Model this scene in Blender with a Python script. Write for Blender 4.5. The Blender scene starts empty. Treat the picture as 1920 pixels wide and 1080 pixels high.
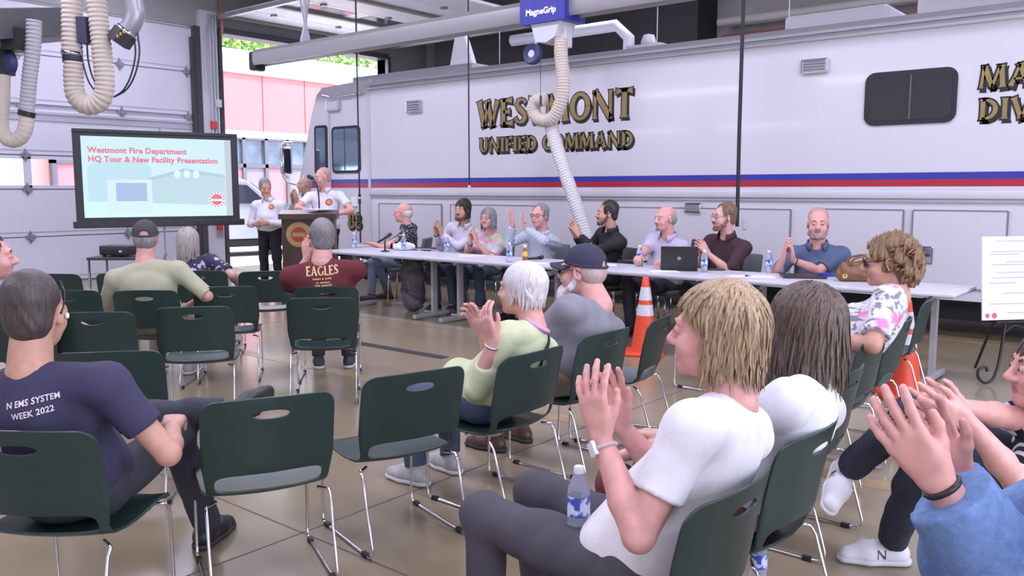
import bpy, bmesh, math, random
import numpy as np
from mathutils import Vector, Matrix
from mathutils.bvhtree import BVHTree
from mathutils.geometry import delaunay_2d_cdt

SC = bpy.context.scene
COL = SC.collection

# ------------------------------------------------------------------ camera
# building axes: +Y runs along the parked truck towards the front bay doors,
# +X runs across the bays from the audience to the truck.
CAM_H = 1.5
FPX = 1600.0                       # focal length in pixels of the 1920 px frame
PITCH = math.atan(184.0 / 1600.0)
HEAD = math.radians(39.4)          # heading measured from +X
cd = bpy.data.cameras.new('camera'); cam = bpy.data.objects.new('camera', cd); COL.objects.link(cam)
cd.sensor_width = 36.0; cd.lens = 36.0 * FPX / 1920.0; cd.clip_start = 0.05; cd.clip_end = 300
cam.location = (0, 0, CAM_H)
cam.rotation_euler = (math.pi / 2 - PITCH, 0, HEAD - math.pi / 2)
SC.camera = cam

# ------------------------------------------------------------------ world, light, exposure
SC.view_settings.view_transform = 'Standard'
SC.view_settings.look = 'None'
SC.view_settings.gamma = 1.0
SC.view_settings.use_curve_mapping = False
SC.view_settings.exposure = 0.18
SC.cycles.use_denoising = True
SC.cycles.max_bounces = 6
SC.cycles.diffuse_bounces = 4
SC.cycles.sample_clamp_indirect = 6.0
w = bpy.data.worlds.new('sky'); SC.world = w; w.use_nodes = True
bg = w.node_tree.nodes['Background']
bg.inputs['Color'].default_value = (0.76, 0.80, 1.0, 1)
bg.inputs['Strength'].default_value = 7.0
sd = bpy.data.lights.new('sun', 'SUN'); sun = bpy.data.objects.new('sun', sd); COL.objects.link(sun)
sd.energy = 7.0; sd.angle = math.radians(1.0); sd.color = (1.0, 0.95, 0.88)
sun.rotation_euler = (math.radians(38), 0, math.radians(-35))
LAMP_POWER = 104.0                 # watts of every ceiling fixture
LAMP_COLOR = (0.80, 0.785, 1.0)

# ------------------------------------------------------------------ measuring helpers
FW = np.array([math.cos(HEAD), math.sin(HEAD), 0.0]); RT = np.array([math.sin(HEAD), -math.cos(HEAD), 0.0])
def ray(u, v):
    a, b = (u - 960.0) / FPX, -(v - 540.0) / FPX
    f = math.cos(PITCH) + b * math.sin(PITCH); z = -math.sin(PITCH) + b * math.cos(PITCH)
    return np.array([*(FW * f + RT * a)[:2], z]), f
def on_z(u, v, z):                 # where that line of sight meets a level plane
    d, f = ray(u, v); return np.array([0, 0, CAM_H]) + d * ((z - CAM_H) / d[2])
def on_x(u, v, x):
    d, f = ray(u, v); return np.array([0, 0, CAM_H]) + d * (x / d[0])
def on_y(u, v, y):
    d, f = ray(u, v); return np.array([0, 0, CAM_H]) + d * (y / d[1])
def at(u, v, dist):                # at a given distance ahead
    d, f = ray(u, v); return np.array([0, 0, CAM_H]) + d * (dist / f)
def ahead(p): return float(np.dot(np.array(p)[:2], FW[:2]))
def yaw(phi): return HEAD - math.radians(phi) - math.pi / 2   # z-rotation of a thing whose +y looks phi degrees right of the view
def rot2(p, a): return (p[0] * math.cos(a) - p[1] * math.sin(a), p[0] * math.sin(a) + p[1] * math.cos(a))

# ------------------------------------------------------------------ materials
MATS = {}
def mat(name, col, rough=0.5, metal=0.0, var=0.0, scale=8.0, bump=0.0, bscale=40.0, spec=0.5, sub=0.0, emit=None, es=1.0, coat=0.0):
    if name in MATS: return MATS[name]
    m = bpy.data.materials.new(name); m.use_nodes = True; MATS[name] = m
    nt = m.node_tree; b = nt.nodes['Principled BSDF']
    b.inputs['Base Color'].default_value = (*col, 1); b.inputs['Roughness'].default_value = rough
    b.inputs['Metallic'].default_value = metal; b.inputs['Specular IOR Level'].default_value = spec
    if coat: b.inputs['Coat Weight'].default_value = coat; b.inputs['Coat Roughness'].default_value = 0.08
    if sub:
        b.inputs['Subsurface Weight'].default_value = sub; b.inputs['Subsurface Radius'].default_value = (0.02, 0.008, 0.005)
        b.inputs['Subsurface Scale'].default_value = 0.4
    if emit:
        b.inputs['Emission Color'].default_value = (*emit, 1); b.inputs['Emission Strength'].default_value = es
    if var or bump:
        tc = nt.nodes.new('ShaderNodeTexCoord')
        if var:
            n = nt.nodes.new('ShaderNodeTexNoise'); n.inputs['Scale'].default_value = scale; n.inputs['Detail'].default_value = 5
            nt.links.new(tc.outputs['Object'], n.inputs['Vector'])
            r = nt.nodes.new('ShaderNodeValToRGB')
            r.color_ramp.elements[0].position = 0.3; r.color_ramp.elements[1].position = 0.7
            r.color_ramp.elements[0].color = (*[c * (1 - var) for c in col], 1)
            r.color_ramp.elements[1].color = (*[min(1, c * (1 + var)) for c in col], 1)
            nt.links.new(n.outputs['Fac'], r.inputs['Fac']); nt.links.new(r.outputs['Color'], b.inputs['Base Color'])
        if bump:
            n2 = nt.nodes.new('ShaderNodeTexNoise'); n2.inputs['Scale'].default_value = bscale; n2.inputs['Detail'].default_value = 4
            nt.links.new(tc.outputs['Object'], n2.inputs['Vector'])
            bp = nt.nodes.new('ShaderNodeBump'); bp.inputs['Strength'].default_value = bump; bp.inputs['Distance'].default_value = 0.01
            nt.links.new(n2.outputs['Fac'], bp.inputs['Height']); nt.links.new(bp.outputs['Normal'], b.inputs['Normal'])
    return m
def nodes_of(m): return m.node_tree, m.node_tree.nodes['Principled BSDF']
def blotch(name, base, layers, rough=0.8):
    """cloth print: layers = (kind, scale, threshold, width, colour[, stretch])"""
    m = mat(name, base, rough); nt, b = nodes_of(m)
    tc = nt.nodes.new('ShaderNodeTexCoord'); cur = None
    for i, ly in enumerate(layers):
        kind, scale, th, wd, col = ly[:5]; st = ly[5] if len(ly) > 5 else (1, 1, 1)
        mp = nt.nodes.new('ShaderNodeMapping'); mp.inputs['Scale'].default_value = st
        mp.inputs['Location'].default_value = (i * 1.7, i * 0.9, i * 2.3)
        if len(ly) > 6: mp.inputs['Rotation'].default_value = ly[6]
        nt.links.new(tc.outputs['Object'], mp.inputs['Vector'])
        if kind == 'spot':
            t = nt.nodes.new('ShaderNodeTexVoronoi'); t.inputs['Scale'].default_value = scale; out = t.outputs['Distance']
        elif kind == 'wave':
            t = nt.nodes.new('ShaderNodeTexWave'); t.inputs['Scale'].default_value = scale; t.inputs['Distortion'].default_value = 1.2
            t.inputs['Detail'].default_value = 1; t.inputs['Detail Scale'].default_value = 0.6; out = t.outputs['Fac']
        else:
            t = nt.nodes.new('ShaderNodeTexNoise'); t.inputs['Scale'].default_value = scale; t.inputs['Detail'].default_value = 2; out = t.outputs['Fac']
        nt.links.new(mp.outputs['Vector'], t.inputs['Vector'])
        mr = nt.nodes.new('ShaderNodeMapRange'); mr.inputs['From Min'].default_value = th - wd; mr.inputs['From Max'].default_value = th + wd
        if kind == 'spot': mr.inputs['To Min'].default_value = 1; mr.inputs['To Max'].default_value = 0
        nt.links.new(out, mr.inputs['Value'])
        mx = nt.nodes.new('ShaderNodeMix'); mx.data_type = 'RGBA'
        nt.links.new(mr.outputs['Result'], mx.inputs['Factor'])
        if cur is None: mx.inputs['A'].default_value = (*base, 1)
        else: nt.links.new(cur, mx.inputs['A'])
        mx.inputs['B'].default_value = (*col, 1); cur = mx.outputs['Result']
    nt.links.new(cur, b.inputs['Base Color'])
    return m

# ------------------------------------------------------------------ mesh helpers
def mesh_obj(name, V, F, material=None, parent=None, smooth=False, mats=None, midx=None):
    """V (n,3) array, F list of index tuples or an (m,k) array"""
    me = bpy.data.meshes.new(name); V = np.asarray(V, np.float32)
    if isinstance(F, np.ndarray):
        k = F.shape[1]; n = len(F)
        me.vertices.add(len(V)); me.vertices.foreach_set('co', V.ravel())
        me.loops.add(n * k); me.loops.foreach_set('vertex_index', F.astype(np.int32).ravel())
        me.polygons.add(n); me.polygons.foreach_set('loop_start', np.arange(0, n * k, k, dtype=np.int32))
        try: me.polygons.foreach_set('loop_total', np.full(n, k, np.int32))
        except Exception: pass
        me.update(calc_edges=True)
    else:
        me.from_pydata([tuple(map(float, p)) for p in V], [], [tuple(int(i) for i in f) for f in F]); me.update()
    if smooth: me.polygons.foreach_set('use_smooth', np.ones(len(me.polygons), bool))
    for m in (mats or ([material] if material else [])): me.materials.append(m)
    if midx is not None: me.polygons.foreach_set('material_index', np.asarray(midx, np.int32))
    o = bpy.data.objects.new(name, me); COL.objects.link(o)
    if parent: o.parent = parent
    return o
class MB:
    """collects shapes that become ONE mesh object"""
    def __init__(s): s.V = []; s.F = []; s.n = 0
    def add(s, V, F):
        s.V.append(np.asarray(V, float)); s.F += [tuple(i + s.n for i in f) for f in F]; s.n += len(V); return s
    def box(s, x0, x1, y0, y1, z0, z1, bev=0.0):
        if bev <= 0:
            V = [(x, y, z) for x in (x0, x1) for y in (y0, y1) for z in (z0, z1)]
            return s.add(V, [(0, 1, 3, 2), (4, 6, 7, 5), (0, 4, 5, 1), (2, 3, 7, 6), (0, 2, 6, 4), (1, 5, 7, 3)])
        bm = bmesh.new(); bmesh.ops.create_cube(bm, size=1.0)
        for v in bm.verts: v.co = ((x0 + x1) / 2 + v.co.x * (x1 - x0), (y0 + y1) / 2 + v.co.y * (y1 - y0), (z0 + z1) / 2 + v.co.z * (z1 - z0))
        bmesh.ops.bevel(bm, geom=list(bm.edges), offset=bev, segments=2, affect='EDGES', profile=0.5)
        return s.bm(bm)
    def bm(s, bm):
        bm.verts.ensure_lookup_table(); bm.verts.index_update()
        s.add([v.co[:] for v in bm.verts], [[v.index for v in f.verts] for f in bm.faces]); bm.free(); return s
    def obox(s, c, ax, ay, az, hx, hy, hz):
        c = np.array(c); ax, ay, az = (np.array(a, float) / np.linalg.norm(a) for a in (ax, ay, az))
        V = [c + ax * hx * i + ay * hy * j + az * hz * k for i in (-1, 1) for j in (-1, 1) for k in (-1, 1)]
        return s.add(V, [(0, 1, 3, 2), (4, 6, 7, 5), (0, 4, 5, 1), (2, 3, 7, 6), (0, 2, 6, 4), (1, 5, 7, 3)])
    def tube(s, pts, r, n=8, caps=True, close=False):
        P = np.array(pts, float); m = len(P); rs = np.full(m, r, float) if np.isscalar(r) else np.array(r, float)
        T = np.gradient(P, axis=0) if not close else np.roll(P, -1, 0) - np.roll(P, 1, 0)
        T /= np.linalg.norm(T, axis=1)[:, None] + 1e-9
        a = np.array([0, 0, 1.0]) if abs(T[0][2]) < 0.9 else np.array([1.0, 0, 0])
        N = np.cross(T[0], a); N /= np.linalg.norm(N); V = []
        for i in range(m):
            N = N - T[i] * np.dot(N, T[i]); N /= np.linalg.norm(N) + 1e-9; B = np.cross(T[i], N)
            for j in range(n):
                t = 2 * math.pi * j / n; V.append(P[i] + rs[i] * (N * math.cos(t) + B * math.sin(t)))
        F = []
        for i in range(m if close else m - 1):
            for j in range(n):
                F.append((i * n + j, i * n + (j + 1) % n, ((i + 1) % m) * n + (j + 1) % n, ((i + 1) % m) * n + j))
        if caps and not close: F += [tuple(range(n))[::-1], tuple((m - 1) * n + j for j in range(n))]
        return s.add(V, F)
    def lathe(s, prof, c=(0, 0, 0), n=24, axis='z'):
        V = []; F = []; m = len(prof)
        for j in range(n):
            t = 2 * math.pi * j / n
            for r, z in prof:
                p = (r * math.cos(t), r * math.sin(t), z)
                if axis == 'x': p = (p[2], p[0], p[1])
                if axis == 'y': p = (p[0], p[2], p[1])
                V.append((c[0] + p[0], c[1] + p[1], c[2] + p[2]))
        for j in range(n):
            for i in range(m - 1):
                F.append((j * m + i, ((j + 1) % n) * m + i, ((j + 1) % n) * m + i + 1, j * m + i + 1))
        return s.add(V, F)
    def prism(s, poly, axis, a0, a1):
        """2-D polygon extruded along an axis"""
        n = len(poly); V = []
        for a in (a0, a1):
            for p, q in poly:
                V.append({'x': (a, p, q), 'y': (p, a, q), 'z': (p, q, a)}[axis])
        return s.add(V, [tuple(range(n))[::-1], tuple(range(n, 2 * n))] + [(i, (i + 1) % n, n + (i + 1) % n, n + i) for i in range(n)])
    def build(s, name, material, parent=None, smooth=False, auto=None):
        o = mesh_obj(name, np.concatenate(s.V), s.F, material, parent, smooth)
        bm = bmesh.new(); bm.from_mesh(o.data); bmesh.ops.recalc_face_normals(bm, faces=bm.faces); bm.to_mesh(o.data); bm.free()
        if auto is not None: smooth_by_angle(o, auto)
        return o
def smooth_by_angle(o, deg=35):
    me = o.data; bm = bmesh.new(); bm.from_mesh(me); a = math.radians(deg)
    for f in bm.faces: f.smooth = True
    for e in bm.edges:
        e.smooth = len(e.link_faces) == 2 and e.calc_face_angle(0) < a
    bm.to_mesh(me); bm.free()
def tag(o, label=None, cat=None, group=None, kind=None):
    if label: o['label'] = label
    if cat: o['category'] = cat
    if group: o['group'] = group
    if kind: o['kind'] = kind
    return o
def thing(name, label, cat, loc=(0, 0, 0), rz=0.0, group=None):
    o = bpy.data.objects.new(name, None); o.empty_display_size = 0.1; COL.objects.link(o)
    o.location = loc; o.rotation_euler = (0, 0, rz); return tag(o, label, cat, group)
def struct(o): o['kind'] = 'structure'; return o
def copy_tree(o, parent=None):
    c = o.copy(); COL.objects.link(c); c.parent = parent
    for ch in o.children: copy_tree(ch, c)
    return c
def arc(c, r, a0, a1, n=8, ax=0, ay=2):
    out = []
    for i in range(n + 1):
        t = math.radians(a0 + (a1 - a0) * i / n); p = list(c); p[ax] += r * math.cos(t); p[ay] += r * math.sin(t); out.append(tuple(p))
    return out
def spline(pts, n=8):
    """Catmull-Rom through the points"""
    P = np.array(pts, float); P = np.vstack([2 * P[0] - P[1], P, 2 * P[-1] - P[-2]]); out = []
    for i in range(1, len(P) - 2):
        for k in range(n):
            t = k / n; a, b, c, d = P[i - 1], P[i], P[i + 1], P[i + 2]
            out.append(0.5 * ((2 * b) + (-a + c) * t + (2 * a - 5 * b + 4 * c - d) * t * t + (-a + 3 * b - 3 * c + d) * t ** 3))
    out.append(P[-2]); return np.array(out)

# lettering: flared serif capitals drawn as strokes, so that a dark outline is the same strokes drawn wider
def _arcp(cx, cy, rx, ry, a0, a1, n=14): return [(cx + rx * math.cos(math.radians(a0 + (a1 - a0) * i / n)), cy + ry * math.sin(math.radians(a0 + (a1 - a0) * i / n))) for i in range(n + 1)]
T_, H_ = 0.20, 0.11
def _st(x0, y0, x1, y1, w=T_): return ([(x0, y0), (x0 + (x1 - x0) * .12, y0 + (y1 - y0) * .12), (x0 + (x1 - x0) * .88, y0 + (y1 - y0) * .88), (x1, y1)], [w * 1.55, w, w, w * 1.55])
def _ar(x0, y0, x1, y1, w=H_, f=2.0): return ([(x0, y0), (x0 + (x1 - x0) * .55, y0 + (y1 - y0) * .55), (x1, y1)], [w, w, w * f])
def _rg(cx, cy, rx, ry, a0, a1, wt=T_, wh=H_, n=22):
    p = _arcp(cx, cy, rx, ry, a0, a1, n); return (p, [wh + (wt - wh) * abs(math.cos(math.radians(a0 + (a1 - a0) * i / n))) ** 1.3 for i in range(n + 1)])
_S = [(.50, .80), (.44, .90), (.31, .945), (.16, .90), (.11, .76), (.19, .61), (.33, .50), (.45, .37), (.47, .22), (.39, .09), (.25, .055), (.11, .10), (.04, .24)]
GLY = {
 'W': (1.0, [_st(.06, 1, .29, 0, T_), _ar(.29, .02, .50, .95, H_, 1.0), _st(.44, 1, .68, 0, T_), _ar(.68, .02, .93, .97, H_, 1.9)]),
 'E': (.62, [_st(.15, 0, .15, 1), _ar(.13, .945, .56, .945), _ar(.15, .51, .47, .51), _ar(.13, .055, .60, .055)]),
 'F': (.58, [_st(.15, 0, .15, 1), _ar(.13, .945, .56, .945), _ar(.15, .50, .47, .50)]),
 'L': (.58, [_st(.15, 0, .15, 1), _ar(.13, .055, .57, .055)]),
 'S': (.57, [(_S, [.17, .10, .10, .15, .19, .20, .20, .20, .19, .15, .10, .10, .17])]),
 'T': (.68, [_st(.34, 0, .34, 1), _ar(.34, .945, .03, .93), _ar(.34, .945, .65, .93)]),
 'M': (1.0, [_st(.09, 0, .17, 1, .11), _ar(.20, 1, .48, .03, T_, .8), _ar(.48, .03, .76, .97, H_, 1.1), _st(.80, 1, .88, 0, T_)]),
 'O': (.84, [_rg(.42, .5, .32, .45, 0, 360)]), 'N': (.86, [_st(.12, 0, .12, 1, .11), _ar(.12, 1, .72, .02, T_, 1.0), _st(.73, 0, .73, 1, .11)]),
 'U': (.80, [([(.16, 1), (.16, .9), (.16, .35), (.20, .16), (.32, .055), (.46, .06), (.58, .16), (.63, .35), (.63, .9), (.63, 1)], [.30, .20, .20, .19, .13, .11, .11, .11, .11, .2])]),
 'I': (.34, [_st(.17, 0, .17, 1)]), 'D': (.80, [_st(.15, 0, .15, 1), _rg(.24, .5, .42, .445, -90, 90), _ar(.13, .945, .26, .945, H_, 1), _ar(.13, .055, .26, .055, H_, 1)]),
 'C': (.72, [(_arcp(.43, .5, .33, .445, 50, 310, 20), [.20, .13, .11, .11] + [.11 + .09 * math.sin(math.pi * i / 13) ** 1.0 for i in range(14)] + [.12, .13, .16])]),
 'G': (.80, [(_arcp(.43, .5, .33, .445, 50, 315, 20), [.20, .13, .11, .11] + [.11 + .09 * math.sin(math.pi * i / 13) for i in range(14)] + [.12, .12, .12]), _st(.68, .08, .68, .45, .16)]),
 'A': (.84, [_ar(.40, .98, .10, .02, H_, 1.9), _st(.40, 1, .70, 0, T_), _ar(.20, .34, .60, .34, .09, 1)]),
 'V': (.84, [_st(.10, 1, .42, 0, T_), _ar(.42, .02, .74, .97, H_, 1.9)]),
 '8': (.66, [_rg(.33, .73, .20, .22, 0, 360, .17, .10), _rg(.33, .27, .24, .23, 0, 360, .19, .11)]), ' ': (.32, []),
}
def lettering(text, width, height, grow=0.0, gap=0.06):
    """flat strokes for a word: list of (V2, F) in metres, origin at the lower left"""
    tot = sum(GLY[c][0] + gap for c in text) - gap; sx, sy = width / tot, height; x = 0; V = []; F = []
    for c in text:
        wd, strokes = GLY[c]
        for pts, ws in strokes:
            P = np.array([((x + p) * sx, q * sy) for p, q in pts]); Wd = np.array(ws) * (sx + sy) / 2 / 2 + grow
            T = np.gradient(P, axis=0); T /= np.linalg.norm(T, axis=1)[:, None] + 1e-9
            if grow: P[0] -= T[0] * grow; P[-1] += T[-1] * grow
            N = np.stack([-T[:, 1], T[:, 0]], 1); b = len(V)
            for i in range(len(P)): V += [tuple(P[i] + N[i] * Wd[i]), tuple(P[i] - N[i] * Wd[i])]
            F += [(b + 2 * i, b + 2 * i + 1, b + 2 * i + 3, b + 2 * i + 2) for i in range(len(P) - 1)]
        x += wd + gap
    return np.array(V), F
def plain_text(text, size, align='CENTER', space=1.0, bold=0.0):
    """the built-in sans as flat triangles"""
    cu = bpy.data.curves.new('t', 'FONT'); cu.body = text; cu.size = size; cu.align_x = align; cu.resolution_u = 3; cu.space_character = space; cu.offset = bold
    o = bpy.data.objects.new('t', cu); COL.objects.link(o); bpy.context.view_layer.update()
    me = o.to_mesh(); V = np.array([v.co[:2] for v in me.vertices]); F = [tuple(p.vertices) for p in me.polygons]
    o.to_mesh_clear(); bpy.data.objects.remove(o); bpy.data.curves.remove(cu); return V, F
def print_on(name, VF, o, ux, uy, n, material, parent, lift=0.003):
    """flat print laid in a plane: origin o, axes ux, uy, towards the viewer n"""
    V, F = VF; o, ux, uy, n = (np.array(a, float) for a in (o, ux, uy, n))
    P = o + V[:, :1] * ux + V[:, 1:] * uy + n * lift
    return mesh_obj(name, P, F, material, parent)
def print_on_mesh(name, VF, target, o, ux, uy, n, material, parent, lift=0.003):
    """print wrapped on a curved surface by dropping it along -n; target is the mesh object in the same space"""
    V, F = VF; bm = bmesh.new(); bm.from_mesh(target.data); bvh = BVHTree.FromBMesh(bm); bm.free()
    o, ux, uy, n = (np.array(a, float) for a in (o, ux, uy, n)); out = []
    for a, b in V:
        p = o + a * ux + b * uy + n * 0.5; h = bvh.ray_cast(Vector(p), Vector(-n), 1.2)
        out.append(np.array(h[0]) + n * lift if h[0] else o + a * ux + b * uy)
    return mesh_obj(name, np.array(out), F, material, parent)
# ------------------------------------------------------------------ figures: rounded volumes blended into one skin
def R3(ax, ay, az):
    """rotation matrix from angles about x, y, z (degrees), z applied last"""
    a, b, c = (math.radians(t) for t in (ax, ay, az))
    X = np.array([[1, 0, 0], [0, math.cos(a), -math.sin(a)], [0, math.sin(a), math.cos(a)]])
    Y = np.array([[math.cos(b), 0, math.sin(b)], [0, 1, 0], [-math.sin(b), 0, math.cos(b)]])
    Z = np.array([[math.cos(c), -math.sin(c), 0], [math.sin(c), math.cos(c), 0], [0, 0, 1]])
    return Z @ Y @ X
class Vol:
    def __init__(s): s.p = []
    def cap(s, a, b, ra, rb=None, k=0.02, cut=None, op='u'):
        a = np.array(a, float); b = np.array(b, float); rb = ra if rb is None else rb; m = max(ra, rb)
        s.p.append(('c', op, k, np.minimum(a, b) - m, np.maximum(a, b) + m, (a, b, ra, rb), cut)); return s
    def ell(s, c, r, R=None, k=0.02, cut=None, op='u'):
        c = np.array(c, float); r = np.array(r, float); m = r.max() if R is not None else r
        s.p.append(('e', op, k, c - m, c + m, (c, r, R), cut)); return s
    def chain(s, pts, rs, k=0.01):
        for i in range(len(pts) - 1): s.cap(pts[i], pts[i + 1], rs[i], rs[i + 1], k)
        return s
    def mesh(s, h, disp=None, gcut=None):
        un = [p for p in s.p if p[1] == 'u']
        lo = np.min([p[3] for p in un], 0) - 3 * h; hi = np.max([p[4] for p in un], 0) + 3 * h
        n = np.ceil((hi - lo) / h).astype(int) + 1
        ax = [(lo[i] + h * np.arange(n[i])).astype(np.float32) for i in range(3)]
        D = np.full(n, 1.0, np.float32)
        for kind, op, k, pl, ph, pr, cut in s.p:
            pad = k + 2.5 * h
            i0 = np.maximum(0, np.floor((pl - pad - lo) / h).astype(int)); i1 = np.minimum(n, np.ceil((ph + pad - lo) / h).astype(int) + 1)
            if (i1 <= i0).any(): continue
            sl = tuple(slice(a, b) for a, b in zip(i0, i1))
            X = ax[0][sl[0]][:, None, None]; Y = ax[1][sl[1]][None, :, None]; Z = ax[2][sl[2]][None, None, :]
            if kind == 'c':
                a, b, ra, rb = pr; d = b - a; L = float(d @ d) + 1e-12
                t = np.clip(((X - a[0]) * d[0] + (Y - a[1]) * d[1] + (Z - a[2]) * d[2]) / L, 0, 1)
                q = np.sqrt((X - a[0] - t * d[0]) ** 2 + (Y - a[1] - t * d[1]) ** 2 + (Z - a[2] - t * d[2]) ** 2) - (ra + t * (rb - ra))
            else:
                c, r, R = pr; x, y, z = X - c[0], Y - c[1], Z - c[2]
                if R is not None:
                    x, y, z = (x * R[0, j] + y * R[1, j] + z * R[2, j] for j in range(3))
                k0 = np.sqrt((x / r[0]) ** 2 + (y / r[1]) ** 2 + (z / r[2]) ** 2)
                k1 = np.sqrt((x / r[0] ** 2) ** 2 + (y / r[1] ** 2) ** 2 + (z / r[2] ** 2) ** 2) + 1e-6
                q = k0 * (k0 - 1) / k1
            if cut:
                for cp, cn in cut: q = np.maximum(q, (X - cp[0]) * cn[0] + (Y - cp[1]) * cn[1] + (Z - cp[2]) * cn[2])
            A = D[sl]
            if op == 'u':
                if k > 0:
                    hh = np.maximum(k - np.abs(A - q), 0) / k; A = np.minimum(A, q) - hh * hh * k * 0.25
                else: A = np.minimum(A, q)
            else:
                hh = np.maximum(k - np.abs(A + q), 0) / max(k, 1e-6); A = np.maximum(A, -q) + hh * hh * k * 0.25
            D[sl] = A
        if gcut or disp:
            X = ax[0][:, None, None]; Y = ax[1][None, :, None]; Z = ax[2][None, None, :]
            if disp: D += disp(X, Y, Z).astype(np.float32)
            for cp, cn in (gcut or []): D = np.maximum(D, (X - cp[0]) * cn[0] + (Y - cp[1]) * cn[1] + (Z - cp[2]) * cn[2])
        return nets(D, lo, h)
def nets(D, lo, h):
    ins = D < 0; c = np.zeros(np.array(D.shape) - 1, np.uint8)
    for i in (0, 1):
        for j in (0, 1):
            for k in (0, 1): c += ins[i:i + c.shape[0], j:j + c.shape[1], k:k + c.shape[2]]
    I = np.argwhere((c > 0) & (c < 8)); vid = np.full(c.shape, -1, np.int32); vid[I[:, 0], I[:, 1], I[:, 2]] = np.arange(len(I))
    co = [(i, j, k) for i in (0, 1) for j in (0, 1) for k in (0, 1)]
    val = np.stack([D[I[:, 0] + i, I[:, 1] + j, I[:, 2] + k] for i, j, k in co], 1)
    acc = np.zeros((len(I), 3)); cnt = np.zeros(len(I))
    for a in range(8):
        for b in range(a + 1, 8):
            if sum(x != y for x, y in zip(co[a], co[b])) != 1: continue
            va, vb = val[:, a], val[:, b]; m = (va < 0) != (vb < 0)
            t = np.where(m, va / np.where(m, va - vb, 1), 0)
            acc += np.where(m[:, None], np.array(co[a]) + t[:, None] * (np.array(co[b]) - np.array(co[a])), 0); cnt += m
    V = lo + h * (I + acc / cnt[:, None]); F = []
    for ax in range(3):
        u, v = (ax + 1) % 3, (ax + 2) % 3
        s0 = [slice(None)] * 3; s1 = [slice(None)] * 3; s0[ax] = slice(0, -1); s1[ax] = slice(1, None)
        A, B = ins[tuple(s0)], ins[tuple(s1)]; E = np.argwhere(A != B)
        ok = (E[:, u] > 0) & (E[:, v] > 0) & (E[:, u] < c.shape[u]) & (E[:, v] < c.shape[v]); E = E[ok]
        fl = A[E[:, 0], E[:, 1], E[:, 2]]
        def g(du, dv):
            Q = E.copy(); Q[:, u] += du; Q[:, v] += dv; return vid[Q[:, 0], Q[:, 1], Q[:, 2]]
        q = np.stack([g(-1, -1), g(0, -1), g(0, 0), g(-1, 0)], 1)
        F.append(np.where(fl[:, None], q, q[:, ::-1]))
    return V, np.concatenate(F)
def folds(seed, amp, f1=22.0, f2=48.0):
    r = np.random.RandomState(seed); K = r.randn(5, 3); K /= np.linalg.norm(K, axis=1)[:, None]; ph = r.rand(5) * 6.28
    def d(X, Y, Z):
        q = lambda i, f: (X * K[i, 0] + Y * K[i, 1] + Z * K[i, 2]) * f + ph[i]
        w = np.sin(q(0, f1 * 0.6)) * 1.3
        return amp * (np.sin(q(1, f1) + w) + 0.8 * (1 - 2 * np.abs(np.sin(q(2, f2 * 0.5) + w))) + 0.45 * np.sin(q(3, f2) + 1.5 * w))
    return d
def nrm(v): v = np.array(v, float); return v / (np.linalg.norm(v) + 1e-9)

def hand(vol, wr, f, n, right, curl=20, spread=8, s=1.0, thumb=1.0):
    """palm, four fingers and a thumb; f runs to the fingertips, n is the way the palm looks"""
    f = nrm(f); n = nrm(np.array(n) - f * np.dot(n, f)); t = np.cross(f, n) * (1 if right else -1)
    L = lambda a, b, c=0.0: wr + (f * a + t * b + n * c) * s
    bases = [(.094, .029), (.097, .0095), (.092, -.0105), (.083, -.029)]; lens = [(.040, .024, .020), (.045, .028, .021), (.041, .026, .021), (.033, .019, .019)]
    for i, ((a, b), ls) in enumerate(zip(bases, lens)):
        vol.cap(L(.004, b * .62), L(a, b), .0155 * s, .0125 * s, .014)
        sp = math.radians(spread * (1.5 - i)); g = f * math.cos(sp) + t * math.sin(sp); p = L(a, b); cu = 0; rr = [.0105, .0095, .0088, .0078]
        for j, l in enumerate(ls):
            cu += math.radians(curl * (0.75, 1.2, 0.8)[j] * (1 + .12 * i)); q = p + (g * math.cos(cu) + n * math.sin(cu)) * l * s
            vol.cap(p, q, rr[j] * s, rr[j + 1] * s, .004); p = q
    a0, a1, a2, a3 = L(.018, .020, .006), L(.052, .042 * thumb, .016), L(.082, .056 * thumb, .022), L(.105, .060 * thumb, .024)
    vol.cap(a0, a1, .018 * s, .0135 * s, .014); vol.cap(a1, a2, .0125 * s, .0105 * s, .006); vol.cap(a2, a3, .0105 * s, .0085 * s, .005)
    vol.ell(L(.045, .0, .004), (.034 * s,) * 2 + (.02 * s,), np.stack([f, t, n], 1), .012)

def elbow(sh, wr, l1, l2, pole):
    d = wr - sh; L = np.linalg.norm(d); e = d / L
    if L > (l1 + l2) * .995: wr = sh + e * (l1 + l2) * .995; L = (l1 + l2) * .995
    a = (l1 * l1 - l2 * l2 + L * L) / (2 * L); hgt = math.sqrt(max(l1 * l1 - a * a, 1e-6)); p = np.array(pole, float); p = nrm(p - e * (p @ e))
    return sh + e * a + p * hgt, wr

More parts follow.
